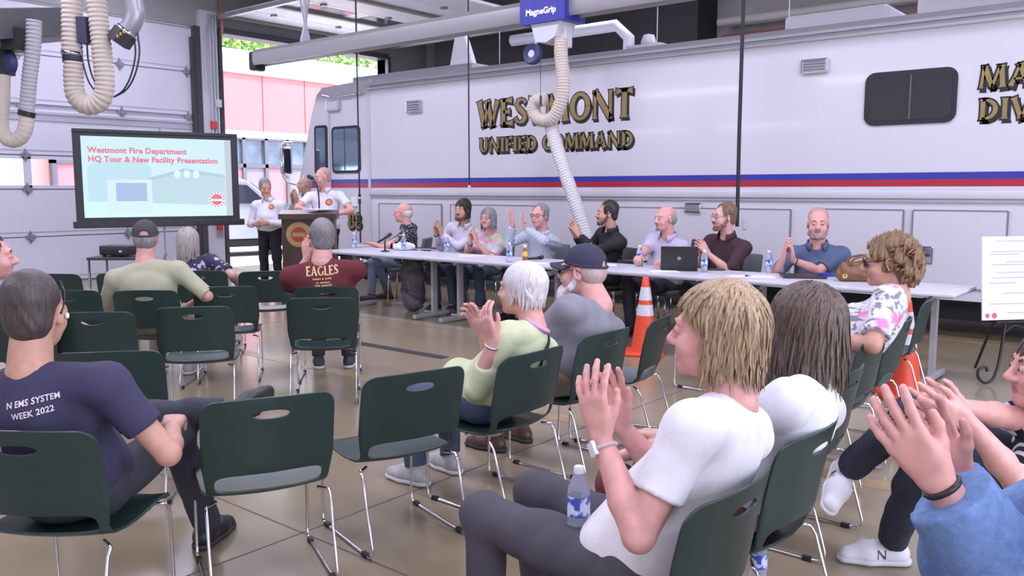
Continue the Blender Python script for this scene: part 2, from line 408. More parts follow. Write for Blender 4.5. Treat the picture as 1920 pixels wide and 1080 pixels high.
SKIN_COL = {'fair': (.60, .34, .29), 'pink': (.64, .33, .29), 'tan': (.50, .27, .20), 'pale': (.68, .42, .37)}
def skin(k): return mat('skin_' + k, SKIN_COL[k], .48, var=.10, scale=30, sub=.12, spec=.4)
def lips(): return mat('lip_skin', (.46, .17, .16), .45)
def hairm(name, col, rough=.45, var=.45):
    """strands: noise drawn out along the growth"""
    if name in MATS: return MATS[name]
    m = mat(name, col, rough); nt, b = nodes_of(m)
    tc = nt.nodes.new('ShaderNodeTexCoord'); mp = nt.nodes.new('ShaderNodeMapping'); mp.inputs['Scale'].default_value = (150, 150, 14)
    n = nt.nodes.new('ShaderNodeTexNoise'); n.inputs['Scale'].default_value = 1.0; n.inputs['Detail'].default_value = 3
    r = nt.nodes.new('ShaderNodeValToRGB'); r.color_ramp.elements[0].position = .3; r.color_ramp.elements[1].position = .72
    r.color_ramp.elements[0].color = (*[c * (1 - var) for c in col], 1); r.color_ramp.elements[1].color = (*[min(1, c * (1 + var)) for c in col], 1)
    nt.links.new(tc.outputs['Object'], mp.inputs['Vector']); nt.links.new(mp.outputs['Vector'], n.inputs['Vector'])
    nt.links.new(n.outputs['Fac'], r.inputs['Fac']); nt.links.new(r.outputs['Color'], b.inputs['Base Color'])
    bp = nt.nodes.new('ShaderNodeBump'); bp.inputs['Strength'].default_value = .6; bp.inputs['Distance'].default_value = .004
    nt.links.new(n.outputs['Fac'], bp.inputs['Height']); nt.links.new(bp.outputs['Normal'], b.inputs['Normal'])
    return m

def strands(F_, P, d, shape, length, rad, fall, seed, wave=.1, n=7, sides=4, lift=.10, taper=1.0):
    """tapered locks that follow the head: grown in head space from points P along d, hugging an ellipsoid and hanging below its middle"""
    r = np.random.RandomState(seed); m = len(P); c0 = np.array([0, -.018, .034]); sh = np.array(shape); L = length * (0.7 + 0.5 * r.rand(m)); st = L / (n - 1)
    ph = r.rand(m) * 6.28; lf = lift * r.rand(m); pts = [P.copy()]; P = P.copy(); d = d.copy()
    for i in range(1, n):
        rel = P - c0; nr = rel / sh ** 2; nr /= np.linalg.norm(nr, axis=1)[:, None]; sd = np.cross(d, nr)
        d = d + np.array(fall) + sd * (wave * np.sin(ph + i * 1.4))[:, None] + r.randn(m, 3) * .05; d /= np.linalg.norm(d, axis=1)[:, None]
        Q = P + d * st[:, None]; rel = Q - c0; e = np.linalg.norm(rel / sh, axis=1); exy = np.linalg.norm((rel / sh)[:, :2], axis=1) + 1e-6
        tp = 1 + (taper - 1) * np.clip(-rel[:, 2] / .12, 0, 1); up_ = 1.0 + lf * (i / n) ** 1.5
        k1 = np.clip(e, .985, up_) / e; k2 = np.clip(exy, tp * .97, tp * up_) / exy; top = rel[:, 2] >= 0
        rel = np.where(top[:, None], rel * k1[:, None], rel * np.stack([k2, k2, np.ones(m)], 1)); Q = c0 + rel
        d = Q - P; d /= np.linalg.norm(d, axis=1)[:, None] + 1e-9; P = Q; pts.append(P.copy())
    pts = np.array(pts); rs = rad * np.array([.6, 1, 1, .95, .8, .55, .15])[:n]
    T = np.gradient(pts, axis=0); T /= np.linalg.norm(T, axis=2)[..., None] + 1e-9; nr = (pts - c0) / sh ** 2; nr /= np.linalg.norm(nr, axis=2)[..., None]
    S = np.cross(T, nr); S /= np.linalg.norm(S, axis=2)[..., None] + 1e-9; V = np.zeros((n, m, sides, 3))
    for j in range(sides):
        a = 2 * math.pi * j / sides; V[:, :, j] = pts + rs[:, None, None] * (S * math.cos(a) * 1.4 + nr * math.sin(a) * .6)
    idx = np.arange(n * m * sides).reshape(n, m, sides); F = []
    for j in range(sides):
        k = (j + 1) % sides; F.append(np.stack([idx[:-1, :, j], idx[:-1, :, k], idx[1:, :, k], idx[1:, :, j]], -1).reshape(-1, 4))
    V = V.reshape(-1, 3); V = F_['Hc'] + (V * F_['hs']) @ F_['Rh'].T
    return V, np.concatenate(F)

def person(label, pel, phi, head, skin_k='fair', hs=1.0, hphi=None, hpitch=0, hroll=0, sw=.40, girth=1.0, belly=0.0, bust=0.0, twist=0,
           armL=None, armR=None, legs=None, stand=False, seat_z=.395, flap=.085, top=None, sleeve='short', bottom=None, shoe=None, hair='short', hair_m=None,
           beard=None, glasses=None, cap=None, collar=None, h=.007, seed=1, brow=None, tuck=False, group=None, hide_legs=False, ua=1.0, nb=.05, nd=.176):
    """pel: floor point under the pelvis (world); phi: facing; head: world centre of the head"""
    z0 = 0.0; root = thing('person', label, 'person', (pel[0], pel[1], z0), yaw(phi), group)
    Ri = -yaw(phi)
    def loc(p):
        p = np.array(p, float); a = rot2((p[0] - pel[0], p[1] - pel[1]), Ri); return np.array([a[0], a[1], p[2] - z0])
    def locd(d): a = rot2((d[0], d[1]), Ri); return np.array([a[0], a[1], d[2]])
    Hc = loc(head); hy = 0 if hphi is None else -(hphi - phi)
    Rh = R3(0, hroll, 0); Rh = R3(hpitch, 0, 0) @ Rh; Rh = R3(0, 0, hy) @ Rh
    hd = lambda x, y, z: Hc + Rh @ (np.array([x, y, z]) * hs)
    pz = .93 if stand else seat_z + .10
    P = np.array([0, 0, pz])
    N = Hc + R3(0, 0, hy * .3) @ np.array([0, -nb, -nd]) * hs
    up = nrm(N - P); Lsp = np.linalg.norm(N - P); Rt = R3(0, 0, twist); X = Rt @ np.array([1.0, 0, 0]); X = nrm(X - up * (X @ up)); Y = np.cross(up, X)
    RB = np.stack([X, Y, up], 1)
    C = P + up * Lsp * .66 - Y * .012; S1 = P + up * Lsp * .30 + Y * (.01 + belly * .5)
    shL, shR = (N - up * .084 * (.5 + .5 * hs) + X * sgn * sw / 2 - Y * .01 for sgn in (-1, 1))
    g = girth
    # ---------------- skin: head, neck, upper chest, arms and hands in one surface
    b = Vol()
    e = lambda c, r, k=.02, op='u', Rl=None: b.ell(hd(*c), np.array(r) * hs, Rh if Rl is None else Rh @ Rl, k * hs, None, op)
    c_ = lambda p, q, ra, rb, k=.012: b.cap(hd(*p), hd(*q), ra * hs, rb * hs, k * hs)
    e((0, -.018, .036), (.077, .098, .086)); e((0, .034, -.022), (.062, .062, .082), .03); e((0, .044, -.076), (.050, .046, .040), .03)
    e((0, .079, -.098), (.022, .018, .018), .02)
    for sg in (-1, 1): e((sg * .040, .064, -.036), (.026, .026, .026), .025)
    c_((-.040, .080, .026), (.040, .080, .026), .013, .013, .018)
    for sg in (-1, 1):
        e((sg * .033, .104, .003), (.020, .018, .014), .014, 's')
        e((sg * .033, .0865, .003), (.0155, .0125, .0125), .003)
        e((sg * .079, -.004, -.008), (.010, .020, .033), .008, 'u', R3(-12, 0, sg * -22)); e((sg * .086, -.002, -.006), (.006, .011, .020), .006, 's')
        e((sg * .012, .103, -.034), (.010, .011, .008), .006)
    c_((0, .088, .018), (0, .116, -.026), .0085, .0125); c_((0, .114, -.030), (0, .094, -.040), .010, .006)
    c_((-.020, .0865, -.058), (.020, .0865, -.058), .0075, .0075, .010); c_((0, .092, -.057), (0, .092, -.058), .008, .008, .008)
    c_((-.017, .087, -.069), (.017, .087, -.069), .0085, .0085, .008)
    e((0, .100, -.0635), (.026, .008, .0022), .003, 's')
    b.cap(hd(0, -.028, -.045), N, .056 * hs * (.9 + .1 * g), .060 * hs * g ** .7, .03)
    b.cap(N - up * .02, N - up * .05 + X * .10, .045, .03, .04); b.cap(N - up * .02, N - up * .05 - X * .10, .045, .03, .04); b.cap(N - up * .02, C, .055, .10, .03)
    l1, l2 = .285 * (sw / .40) ** .3 * ua, .255 * (sw / .40) ** .3 * ua; arms = {}
    for side, sg, sh, A in (('L', -1, shL, armL), ('R', 1, shR, armR)):
        A = dict(A or {}); wr = A.get('w'); lw = A.get('lw')
        if wr is not None: wr = loc(wr)
        elif lw is not None: wr = np.array(lw, float)
        else: wr = np.array([sg * .13, .36, seat_z + .20]) if not stand else np.array([sg * (sw / 2 + .05), .05, .82])
        pole = A.get('pole', (sg * .55, -.25, -1.0)); el, wr = elbow(sh, wr, l1, l2, pole); arms[side] = (sh, el, wr)
        ar = A.get('r', 1.0) * g ** .5
        b.cap(sh, sh + (el - sh) * .45, .050 * ar, .047 * ar, .03); b.cap(sh + (el - sh) * .45, el, .046 * ar, .038 * ar, .02)
        b.cap(el, el + (wr - el) * .35, .038 * ar, .040 * ar, .015); b.cap(el + (wr - el) * .35, wr, .039 * ar, .0255 * ar ** .5, .015)
        f = locd(A['f']) if 'f' in A else nrm(wr - el); n = locd(A['n']) if 'n' in A else np.array([0, 0, -1.0])
        hand(b, wr + nrm(f) * .012, f, n, sg > 0, A.get('curl', 18), A.get('spread', 6), A.get('s', 1.0), A.get('thumb', 1.0))
    V, F = b.mesh(h)
    q = (V - Hc) @ Rh / hs; fc = q[F].mean(1)
    lip = (np.abs(fc[:, 0]) < .0245) & (fc[:, 1] > .082) & (np.abs(fc[:, 2] + .0635) < .0115 - fc[:, 0] ** 2 * 9)
    body = mesh_obj('body', V, F, None, root, True, [skin(skin_k), lips()], lip.astype(int))
    # ---------------- eyes and brows
    for i in (-1, 1):
        pr = [(.0128 * math.sin(a), -.0128 * math.cos(a)) for a in np.linspace(0, math.pi, 7)]; mb = MB().lathe(pr, (0, 0, 0), 10, 'y')
        eo = MB().add(np.array([hd(i * .033, .0884, .002) + Rh @ (p * hs * np.array([.95, 1, .48])) for p in np.concatenate(mb.V)]), mb.F).build('eye', mat('eye_white', (.55, .52, .50), .2), root, True)
        mb = MB().lathe([(0, .0020), (.003, .0016), (.0060, -.001)], (0, 0, 0), 10, 'y'); MB().add(np.array([hd(i * .033, .1004, .002) + Rh @ (p * hs * np.array([1, 1, .85])) for p in np.concatenate(mb.V)]), mb.F).build('iris', mat('iris_dark', (.035, .025, .02), .15), eo, True)
    hm = hair_m or mat('hair_none', (.2, .15, .12), .6)
    bv = Vol()
    for i in (-1, 1): bv.chain([hd(i * .016, .0935, .0245), hd(i * .034, .0935, .030), hd(i * .050, .081, .026)], [.0042 * hs, .0048 * hs, .003 * hs], .004)
    V, F = bv.mesh(.0035 if h < .006 else .004); mesh_obj('eyebrows', V, F, brow or hm, root, True)
    # ---------------- clothes
    seatw = .17 * g
    t = Vol()
    t.ell(P + up * .05, (seatw + .012, .135 * g, .14), RB, .06)
    t.ell(S1 + Y * belly * .4, (.158 * g + .012, (.118 + belly) * g + .01, .19), RB, .07)
    t.ell(C - up * .01, (sw * .435 * g ** .4, .108 * g ** .6 + .008, .165 * Lsp / .52), RB, .06)
    if bust:
        for sg in (-1, 1): t.ell(C + X * sg * .078 + Y * (.075 + bust * .5) - up * .03, (.078, .06 + bust, .075), RB, .05)
    t.cap(shL + X * .02, shR - X * .02, .060 * g ** .3, None, .06)
    for sh in (shL, shR): t.cap(N - up * .030 + Y * -.004, sh, .054 * hs, .060 * g ** .4, .05)
    sl = {'short': .62, 'elbow': .95, 'long': 1.0, 'half': .8}[sleeve]
    for side in 'LR':
        sh, el, wr = arms[side]; A = (armL if side == 'L' else armR) or {}; ar = A.get('sr', A.get('r', 1.0)) * g ** .5
        if sleeve in ('short', 'half', 'elbow'):
            en = sh + (el - sh) * sl; dn = nrm(el - sh); t.cap(sh, sh + (el - sh) * (sl + .12), .064 * ar, .060 * ar if sleeve != 'elbow' else .055 * ar, .035, [(en, dn)])
        else:
            t.cap(sh, el, .062 * ar, .050 * ar, .035); fr = A.get('cuff', .93); en = el + (wr - el) * fr; dn = nrm(wr - el)
            t.cap(el, el + (wr - el) * (fr + .12), .050 * ar, .040 * ar, .03, [(en, dn)])
    nk = Vol()
    t.cap(N + up * .012 + Y * .012, hd(0, .0, -.10), .060 * hs * g ** .5, .075 * hs, .006, None, 's')
    if not stand and not tuck: [t.cap(P + Y * .02 - up * .02 + X * q_ * .07, P + Y * flap - up * .012 + X * q_ * .075, .094 * g ** .6, .088 * g ** .6 + (flap > .1) * .012, .05) for q_ in (-1, 1)]
    th = max(.0075, h * 1.25)
    V, F = t.mesh(th, folds(seed, .0032 if sleeve != 'none' else 0))
    shirt = mesh_obj('shirt', V, F, top, root, True)
    if collar:
        cm = collar if not isinstance(collar, bool) else top; V = []; F = []; n = 20
        for i in range(n + 1):
            a = math.radians(-148 + 296 * i / n) ; r0 = .066 * hs * g ** .6; ca, sa = math.sin(a), -math.cos(a)
            base = N + up * (.030 - .012 * (sa > .3)) + Y * .008; dr = X * ca + Y * sa; lowr = .030 + (.022 if abs(a) > 2.1 else 0)
            V += [base + dr * (r0 - .002) - up * .01, base + dr * (r0 + .001) + up * .020 - Y * .004, base + dr * (r0 + .008) + up * .022, base + dr * (r0 + .026) - up * lowr, base + dr * (r0 + .020) - up * lowr]
        for i in range(n):
            for j in range(4): F.append((i * 5 + j, i * 5 + j + 1, (i + 1) * 5 + j + 1, (i + 1) * 5 + j))
        co = mesh_obj('collar', np.array(V), F, cm, shirt, True)
    if not hide_legs:
        tr = Vol(); lg = legs or {}; feet = []
        tr.ell(P + up * -.005, (seatw, .125 * g, .115), RB, .05)
        for side, sg in (('L', -1), ('R', 1)):
            hp = P + np.array([sg * .088 * g ** .5, .01, -.02])
            if stand: kn = np.array([sg * .105, .02, .50]); an = np.array([sg * .115, -.01, .09])
            else: kn = np.array([sg * .125, .44, seat_z + .075]); an = np.array([sg * .125, .40, .09])
            if 'k' + side in lg: kn = np.array(lg['k' + side], float)
            if 'a' + side in lg: an = np.array(lg['a' + side], float)
            tr.cap(hp, kn, .088 * g ** .6, .064 * g ** .4, .04); en = kn + (an - kn) * .97; dn = nrm(an - kn)
            tr.cap(kn, kn + (an - kn) * 1.15, .063 * g ** .4, .055, .03, [(en, dn)]); feet.append((side, an, lg.get('t' + side, (sg * .12, 1.0, 0.0)), dn))
        V, F = tr.mesh(.0095 if h > .006 else .008, folds(seed + 50, .0035)); mesh_obj('trousers', V, F, bottom, root, True)
        for side, an, tv, dn in feet:
            make_shoe(root, an, tv, shoe, dn)
    # ---------------- hair, beard, glasses, cap
    F_ = dict(hd=hd, Rh=Rh, hs=hs, Hc=Hc, root=root, h=h, seed=seed, hm=hm, up=up, N=N)
    if hair: HAIR[hair](F_)
    if beard: make_beard(F_, *beard)
    if glasses: make_glasses(F_, glasses)
    if cap: make_cap(F_, *cap)
    return dict(root=root, shirt=shirt, arms=arms, N=N, C=C, X=X, Y=Y, up=up, hd=hd, Rh=Rh, Hc=Hc, loc=loc, P=P, locd=locd)

def make_shoe(root, an, tv, kind, dn):
    kind = kind or ('dress', mat('shoe_black', (.02, .02, .022), .35))
    st, m = kind; f = np.array(tv, float); low = an[2] < .2
    if low: f[2] = 0
    f = nrm(f); up = np.array([0, 0, 1.0]) if low else nrm(-dn - f * (-dn @ f)); sd = np.cross(f, up); base = np.array([an[0], an[1], 0.0]) if low else an - up * .085
    L = lambda a, b, c: base + f * a + sd * b + up * c
    v = Vol(); RB = np.stack([sd, f, up], 1); cut = [(L(0, 0, .022), -up)]
    v.cap(L(-.03, 0, .045), L(.09, 0, .045), .042, .044, .03); v.cap(L(.09, 0, .042), L(.165, .004, .03), .043, .036, .03); v.cap(L(-.005, 0, .06), L(.0, 0, .10), .042, .041, .03)
    V, F = v.mesh(.007, None, cut); o = mesh_obj('shoe', V, F, m, root, True)
    s = Vol(); s.cap(L(-.036, 0, .02), L(.09, 0, .02), .044, .047, .02); s.cap(L(.09, 0, .02), L(.172, .004, .02), .047, .038, .02)
    V, F = s.mesh(.007, None, [(L(0, 0, .026), up), (L(0, 0, .002), -up)])
    mesh_obj('sole', V, F, mat('sole_white', (.62, .62, .62), .6) if st == 'trainer' else mat('sole_dark', (.03, .03, .03), .6), o, True)
    if st == 'trainer':
        lc = MB()
        for q in range(4): lc.obox(L(.045 + q * .022, 0, .098 - q * .009), sd, f, up, .022, .004, .004)
        lc.build('laces', mat('lace', (.8, .8, .8), .8), o)
        for s2 in (-1, 1):
            if st == 'trainer' and m.name.startswith('trainer_white'):
                V, F = lettering('N', .04, .034); n = sd * s2
                print_on_mesh('letter_mark', (V, F), o, L(.03 - s2 * -.0 + (.0 if s2 > 0 else .04), s2 * .0, .035), f * (1 if s2 > 0 else -1), up, n, mat('logo_navy', (.05, .05, .10), .5), o, .002)

def hair_vol(F_, prims, cuts=None, amp=.003, name='hair', f=60, hh=None):
    v = Vol(); hd, Rh, hs = F_['hd'], F_['Rh'], F_['hs']
    for p in prims:
        if p[0] == 'e': v.ell(hd(*p[1]), np.array(p[2]) * hs, Rh @ p[4] if len(p) > 4 else Rh, (p[3] if len(p) > 3 else .02) * hs, [(hd(*c), Rh @ np.array(n, float)) for c, n in p[5]] if len(p) > 5 else None)
        elif p[0] == 'c': v.cap(hd(*p[1]), hd(*p[2]), p[3] * hs, p[4] * hs, .02 * hs)
        elif p[0] == 's': v.ell(hd(*p[1]), np.array(p[2]) * hs, Rh, .01, None, 's')
    gc = [(hd(*c), Rh @ nrm(n)) for c, n in (cuts or [])]
    V, F = v.mesh(hh or max(F_['h'] * .9, .005), folds(F_['seed'] + 9, amp, f, f * 2.2), gc); return mesh_obj(name, V, F, F_['hm'], F_['root'], True)
def add_locks(F_, n, length, rad, fall=(0, 0, -.25), name='hair_locks', region=None, wave=.1, parent=None, shape=(.084, .106, .094), seed=3, back=0.0, lift=.10, taper=1.0, crown=(0, -.055, .12)):
    r = np.random.RandomState(F_['seed'] * 7 + seed); P = []; Dn = []; c0 = np.array([0, -.018, .034]); sh = np.array(shape)
    while len(P) < n:
        d = nrm(r.randn(3))
        if d[2] < -.35 or (region and not region(d)): continue
        p = c0 + d * sh; nr = nrm(d / sh); t = nrm(p - np.array(crown)) + np.array([0, -back, 0]); t = t - nr * (t @ nr); P.append(p); Dn.append(nrm(t))
    V, F = strands(F_, np.array(P), np.array(Dn), shape, length, rad * F_['hs'] * .9, fall, F_['seed'] + seed, wave, lift=lift, taper=taper)
    return mesh_obj(name, V, F, F_['hm'], parent or F_['root'], True)
def h_short(F_, thick=.0, top=.004, locks=170):
    o = hair_vol(F_, [('e', (0, -.036, .050), (.0825 + thick, .093 + thick, .088 + top), .02), ('e', (0, -.058, -.024), (.069 + thick * .6, .056 + thick, .064), .03)], None, .0009)
    if locks: add_locks(F_, locks, .045, .0055, (0, -.03, -.12), 'hair_locks', lambda d: d[1] < .55 and d[2] > -.1, .12, o, (.0835 + thick, .098 + thick, .094 + top), lift=.05, taper=.95, crown=(0, -.06, .13))
    return o
def h_buzz(F_): return h_short(F_, -.002, -.002, 0)
def h_bald(F_):
    return hair_vol(F_, [('e', (0, -.046, .002), (.0795, .079, .052), .02), ('e', (0, -.058, -.022), (.068, .055, .055), .03)], None, .0008)
def h_swept(F_):
    o = h_short(F_, .013, .024); add_locks(F_, 160, .10, .006, (0, -.1, -.15), 'hair_locks', lambda d: d[2] > -.1 and d[1] < .6, .08, o, (.088, .108, .102), back=.7); return o
def h_collar(F_):       # dark hair reaching the collar
    o = h_short(F_, .006, .008, 0); add_locks(F_, 260, .12, .007, (0, -.05, -.25), 'hair_locks', lambda d: d[1] < .50, .1, o, (.087, .108, .098), taper=.92, lift=.06); return o
def h_bob(F_):          # chin-length straight hair
    o = hair_vol(F_, [('e', (0, -.024, .036), (.086, .108, .096), .02, R3(0, 0, 0), [((0, .074, .040), (0, 1, -.25))]), ('e', (0, -.045, -.045), (.083, .074, .088), .04, R3(0, 0, 0), [((0, .012, 0), (0, 1, 0))])], [((0, 0, -.120), (0, 0, -1))], .003)
    add_locks(F_, 300, .17, .007, (0, 0, -.3), 'hair_locks', lambda d: d[1] < .40, .06, o, (.090, .110, .100), lift=.08); return o
def h_long(F_):         # straight to the shoulders
    o = hair_vol(F_, [('e', (0, -.024, .036), (.085, .107, .094), .02, R3(0, 0, 0), [((0, .078, .050), (0, 1, -.35))]), ('e', (0, -.050, -.070), (.084, .070, .110), .05, R3(0, 0, 0), [((0, .020, 0), (0, 1, 0))])], [((0, 0, -.150), (0, 0, -1))], .003)
    add_locks(F_, 620, .205, .0062, (0, -.01, -.26), 'hair_locks', lambda d: d[1] < .55, .20, o, (.090, .111, .099), seed=5, lift=.14, taper=1.06); return o
def h_wispy(F_):        # layered blonde crop reaching the nape
    o = hair_vol(F_, [('e', (0, -.024, .040), (.086, .108, .098), .02, R3(0, 0, 0), [((0, .062, .030), (0, 1, -.35)), ((0, -.005, -.005), (0, .8, -1))]), ('e', (0, -.058, -.040), (.070, .058, .076), .04, R3(0, 0, 0), [((0, -.02, 0), (0, 1, 0))])], None, .003)
    add_locks(F_, 200, .075, .0052, (0, -.02, -.10), 'hair_locks', lambda d: d[2] > .4 and 0 < d[1] < .62, .3, o, (.089, .111, .103), seed=11, lift=.12, back=.5)
    add_locks(F_, 520, .135, .0052, (0, -.03, -.20), 'hair_locks', lambda d: d[1] < 0.0, .34, o, (.091, .113, .103), seed=5, lift=.20, taper=.90)
    add_locks(F_, 240, .15, .005, (0, -.03, -.22), 'hair_locks', lambda d: d[1] < .1 and d[2] < .3, .25, o, (.090, .110, .100), seed=8, lift=.10, taper=.72); return o
def h_white(F_):
    o = hair_vol(F_, [('e', (0, -.022, .042), (.085, .104, .094), .02, R3(0, 0, 0), [((0, .066, .035), (0, 1, -.40)), ((0, .01, -.035), (0, .6, -1))]), ('e', (0, -.055, -.030), (.072, .060, .062), .04, R3(0, 0, 0), [((0, -.015, 0), (0, 1, 0))])], None, .003)
    add_locks(F_, 420, .085, .0075, (0, -.03, -.18), 'hair_locks', lambda d: d[1] < .60, .15, o, (.089, .108, .101), lift=.07, taper=.84); return o
def h_curly(F_):
    o = hair_vol(F_, [('e', (0, -.028, .040), (.096, .112, .098), .02, R3(0, 0, 0), [((0, .055, .03), (0, 1, -.30))]), ('e', (0, -.080, -.030), (.092, .080, .098), .04, R3(0, 0, 0), [((0, -.004, 0), (0, 1, 0))])], None, .012, 'hair', 95)
    hd, Rh, hs = F_['hd'], F_['Rh'], F_['hs']; r = np.random.RandomState(4); mb = MB()
    for i in range(150):
        d = nrm(r.randn(3))
        if d[1] > .3: continue
        c = np.array([0, -.045, .015]) + d * np.array([.095, .11, .115]); ph = r.rand() * 6; ax = nrm(np.array([d[0] * .3, d[1] * .3, -1])); u1 = nrm(np.cross(ax, d)); u2 = np.cross(ax, u1)
        pts = [hd(*(c + ax * (k * .0032) + (u1 * math.cos(ph + k * .75) + u2 * math.sin(ph + k * .75)) * .011)) for k in range(14)]
        mb.tube(pts, [.003 + .0035 * math.sin(math.pi * (k + .5) / 14) for k in range(14)], 5)
    mb.build('curls', F_['hm'], o, True); return o
def h_capfringe(F_):    # cropped hair below a cap
    return hair_vol(F_, [('e', (0, -.040, .004), (.0820, .084, .062), .02), ('e', (0, -.058, -.022), (.068, .055, .055), .03)], None, .0008)
HAIR = dict(short=h_short, buzz=h_buzz, bald=h_bald, swept=h_swept, collar=h_collar, bob=h_bob, long=h_long, wispy=h_wispy, white=h_white, curly=h_curly, capfringe=h_capfringe)
def make_beard(F_, kind, m):
    hd, Rh, hs = F_['hd'], F_['Rh'], F_['hs']; v = Vol(); E = lambda c, r, k=.012: v.ell(hd(*c), np.array(r) * hs, Rh, k)
    if kind in ('moustache', 'goatee', 'full', 'long'):
        v.chain([hd(-.030, .083, -.058), hd(-.012, .098, -.047), hd(.012, .098, -.047), hd(.030, .083, -.058)], [.005 * hs, .008 * hs, .008 * hs, .005 * hs], .006)
    if kind in ('goatee', 'full', 'long'): E((0, .083, -.097), (.028, .022, .024))
    if kind in ('full', 'long'):
        for sg in (-1, 1): v.chain([hd(sg * .066, .012, -.035), hd(sg * .058, .035, -.075), hd(sg * .034, .066, -.100), hd(0, .078, -.105)], [.010 * hs, .018 * hs, .020 * hs, .022 * hs], .012)
    if kind == 'long':
        E((0, .088, -.135), (.055, .042, .065)); E((0, .100, -.185), (.040, .032, .050), .03)
    V, F = v.mesh(.005, folds(F_['seed'] + 4, .0025, 90, 160)); o = mesh_obj('beard' if kind != 'moustache' else 'moustache', V, F, m, F_['root'], True)
    s = lambda: None
    return o
def make_glasses(F_, kind):
    hd = F_['hd']; col = {'wire': (.12, .10, .10), 'dark': (.015, .012, .012), 'shades': (.012, .012, .015), 'head': (.012, .012, .015)}[kind]; m = mat('glasses_' + kind, col, .3)
    dz, dy = (0, 0) if kind != 'head' else (.088, -.055); r = {'wire': .0016, 'dark': .0024, 'shades': .0024, 'head': .003}[kind]; mb = MB(); hs = F_['hs']
    for s in (-1, 1):
        if kind != 'head':
            mb.tube([hd(s * .034 + .024 * math.cos(a), .108 - .010 * abs(math.cos(a)) * (s * math.cos(a) > 0), .003 + .018 * math.sin(a)) for a in np.linspace(0, 2 * math.pi, 17)[:-1]], r * hs, 6, close=True)
        mb.tube([hd(s * .058, .100 + dy, .008 + dz), hd(s * .080, .05 + dy * .6, .010 + dz * .6), hd(s * .084, -.002, .012 + dz * .15), hd(s * .080, -.022, -.004)], r * hs, 6)
    mb.tube([hd(-.010, .110 + dy, .006 + dz), hd(0, .114 + dy, .010 + dz), hd(.010, .110 + dy, .006 + dz)], r * hs, 6)
    o = mb.build('glasses' if kind != 'head' else 'sunglasses', m, F_['root'], True)
    if kind in ('shades', 'head'):
        lens = MB()
        for s in (-1, 1):
            lens.add([hd(s * .034, .113 + dy, .003 + dz)] + [hd(s * .034 + .024 * math.cos(a), .109 + dy - .010 * abs(math.cos(a)) * (s * math.cos(a) > 0), .003 + dz + .018 * math.sin(a)) for a in np.linspace(0, 2 * math.pi, 17)[:-1]], [(0, i + 1, (i + 1) % 16 + 1) for i in range(16)])
        lens.build('lens', mat('lens_dark', (.02, .02, .025), .08), o, True)
    return o
def make_cap(F_, m, back_gap=True, brim=True):
    hd, Rh, hs = F_['hd'], F_['Rh'], F_['hs']; v = Vol()
    v.ell(hd(0, -.018, .040), np.array((.089, .110, .098)) * hs, Rh, .01)
    if back_gap: v.ell(hd(0, -.125, .036), np.array((.034, .04, .026)) * hs, Rh, .004, None, 's')
    V, F = v.mesh(.0055, None, [(hd(0, 0, .030), Rh @ np.array([0, .12, -1.0]) / 1.007)]); o = mesh_obj('cap', V, F, m, F_['root'], True)
    mb = MB(); mb.tube([hd(.090 * math.sin(a), -.018 - .111 * math.cos(a), .034 - .012 * math.cos(a)) for a in np.linspace(-2.2, 2.2, 24)], .0065 * hs, 6); mb.lathe([(0, .006), (.007, .004), (.009, 0)], tuple(hd(0, -.018, .137)), 10)
    mb.build('band', m, o, True)
    if brim:
        V = []; Fc = []; n = 14
        for i in range(n + 1):
            a = math.radians(-62 + 124 * i / n); x, y = math.sin(a), math.cos(a); droop = -.020 * abs(x)
            for rr, dz in ((.0, .003), (1.0, .0), (1.0, -.004), (.0, -.001)): V.append(hd(x * (.086 + .002 * rr), -.018 + y * .106 + rr * .078 * y ** .6, .042 + droop * (1 + rr * .5) + dz + rr * -.006))
        for i in range(n):
            for j in range(4): Fc.append((i * 4 + j, i * 4 + (j + 1) % 4, (i + 1) * 4 + (j + 1) % 4, (i + 1) * 4 + j))
        mesh_obj('brim', np.array(V), Fc, m, o, True)
    return o
def wear_watch(pd, side, m, face=None, at_=.93):
    sh, el, wr = pd['arms'][side]; d = nrm(wr - el); c = el + (wr - el) * at_; a = nrm(np.cross(d, (0, 0, 1.0))); b = np.cross(d, a); mb = MB()
    mb.tube([c + (a * math.cos(t) + b * math.sin(t)) * .0305 for t in np.linspace(0, 2 * math.pi, 17)[:-1]], .006, 6, close=True); o = mb.build('watch', m, pd['root'], True)
    if face is not None: MB().obox(c + nrm(face) * .034, nrm(np.cross(d, face)), d, face, .015, .018, .005).build('watch_face', mat('watch_face', (.75, .75, .8), .2), o)
# ================================================================== THE ROOM
XV = 9.4          # side of the truck
YF = 14.6         # inside face of the front wall with the bay doors
XR = 14.6         # right wall
XL, YB, ZC = -4.0, -6.0, 5.9
# ---- floor: sealed concrete, beige with blotches
m = mat('sealed_concrete', (.33, .27, .215), .30, spec=.5); nt, b = nodes_of(m)
tc = nt.nodes.new('ShaderNodeTexCoord')
def noise(sc, det=4):
    n = nt.nodes.new('ShaderNodeTexNoise'); n.inputs['Scale'].default_value = sc; n.inputs['Detail'].default_value = det; nt.links.new(tc.outputs['Object'], n.inputs['Vector']); return n
n1 = noise(.5, 2); r = nt.nodes.new('ShaderNodeValToRGB'); r.color_ramp.elements[0].position = .3; r.color_ramp.elements[1].position = .75
r.color_ramp.elements[0].color = (.235, .185, .118, 1); r.color_ramp.elements[1].color = (.30, .238, .155, 1)
nt.links.new(n1.outputs['Fac'], r.inputs['Fac']); nt.links.new(r.outputs['Color'], b.inputs['Base Color'])
n2 = noise(.7, 2); mr = nt.nodes.new('ShaderNodeMapRange'); mr.inputs['To Min'].default_value = .19; mr.inputs['To Max'].default_value = .27
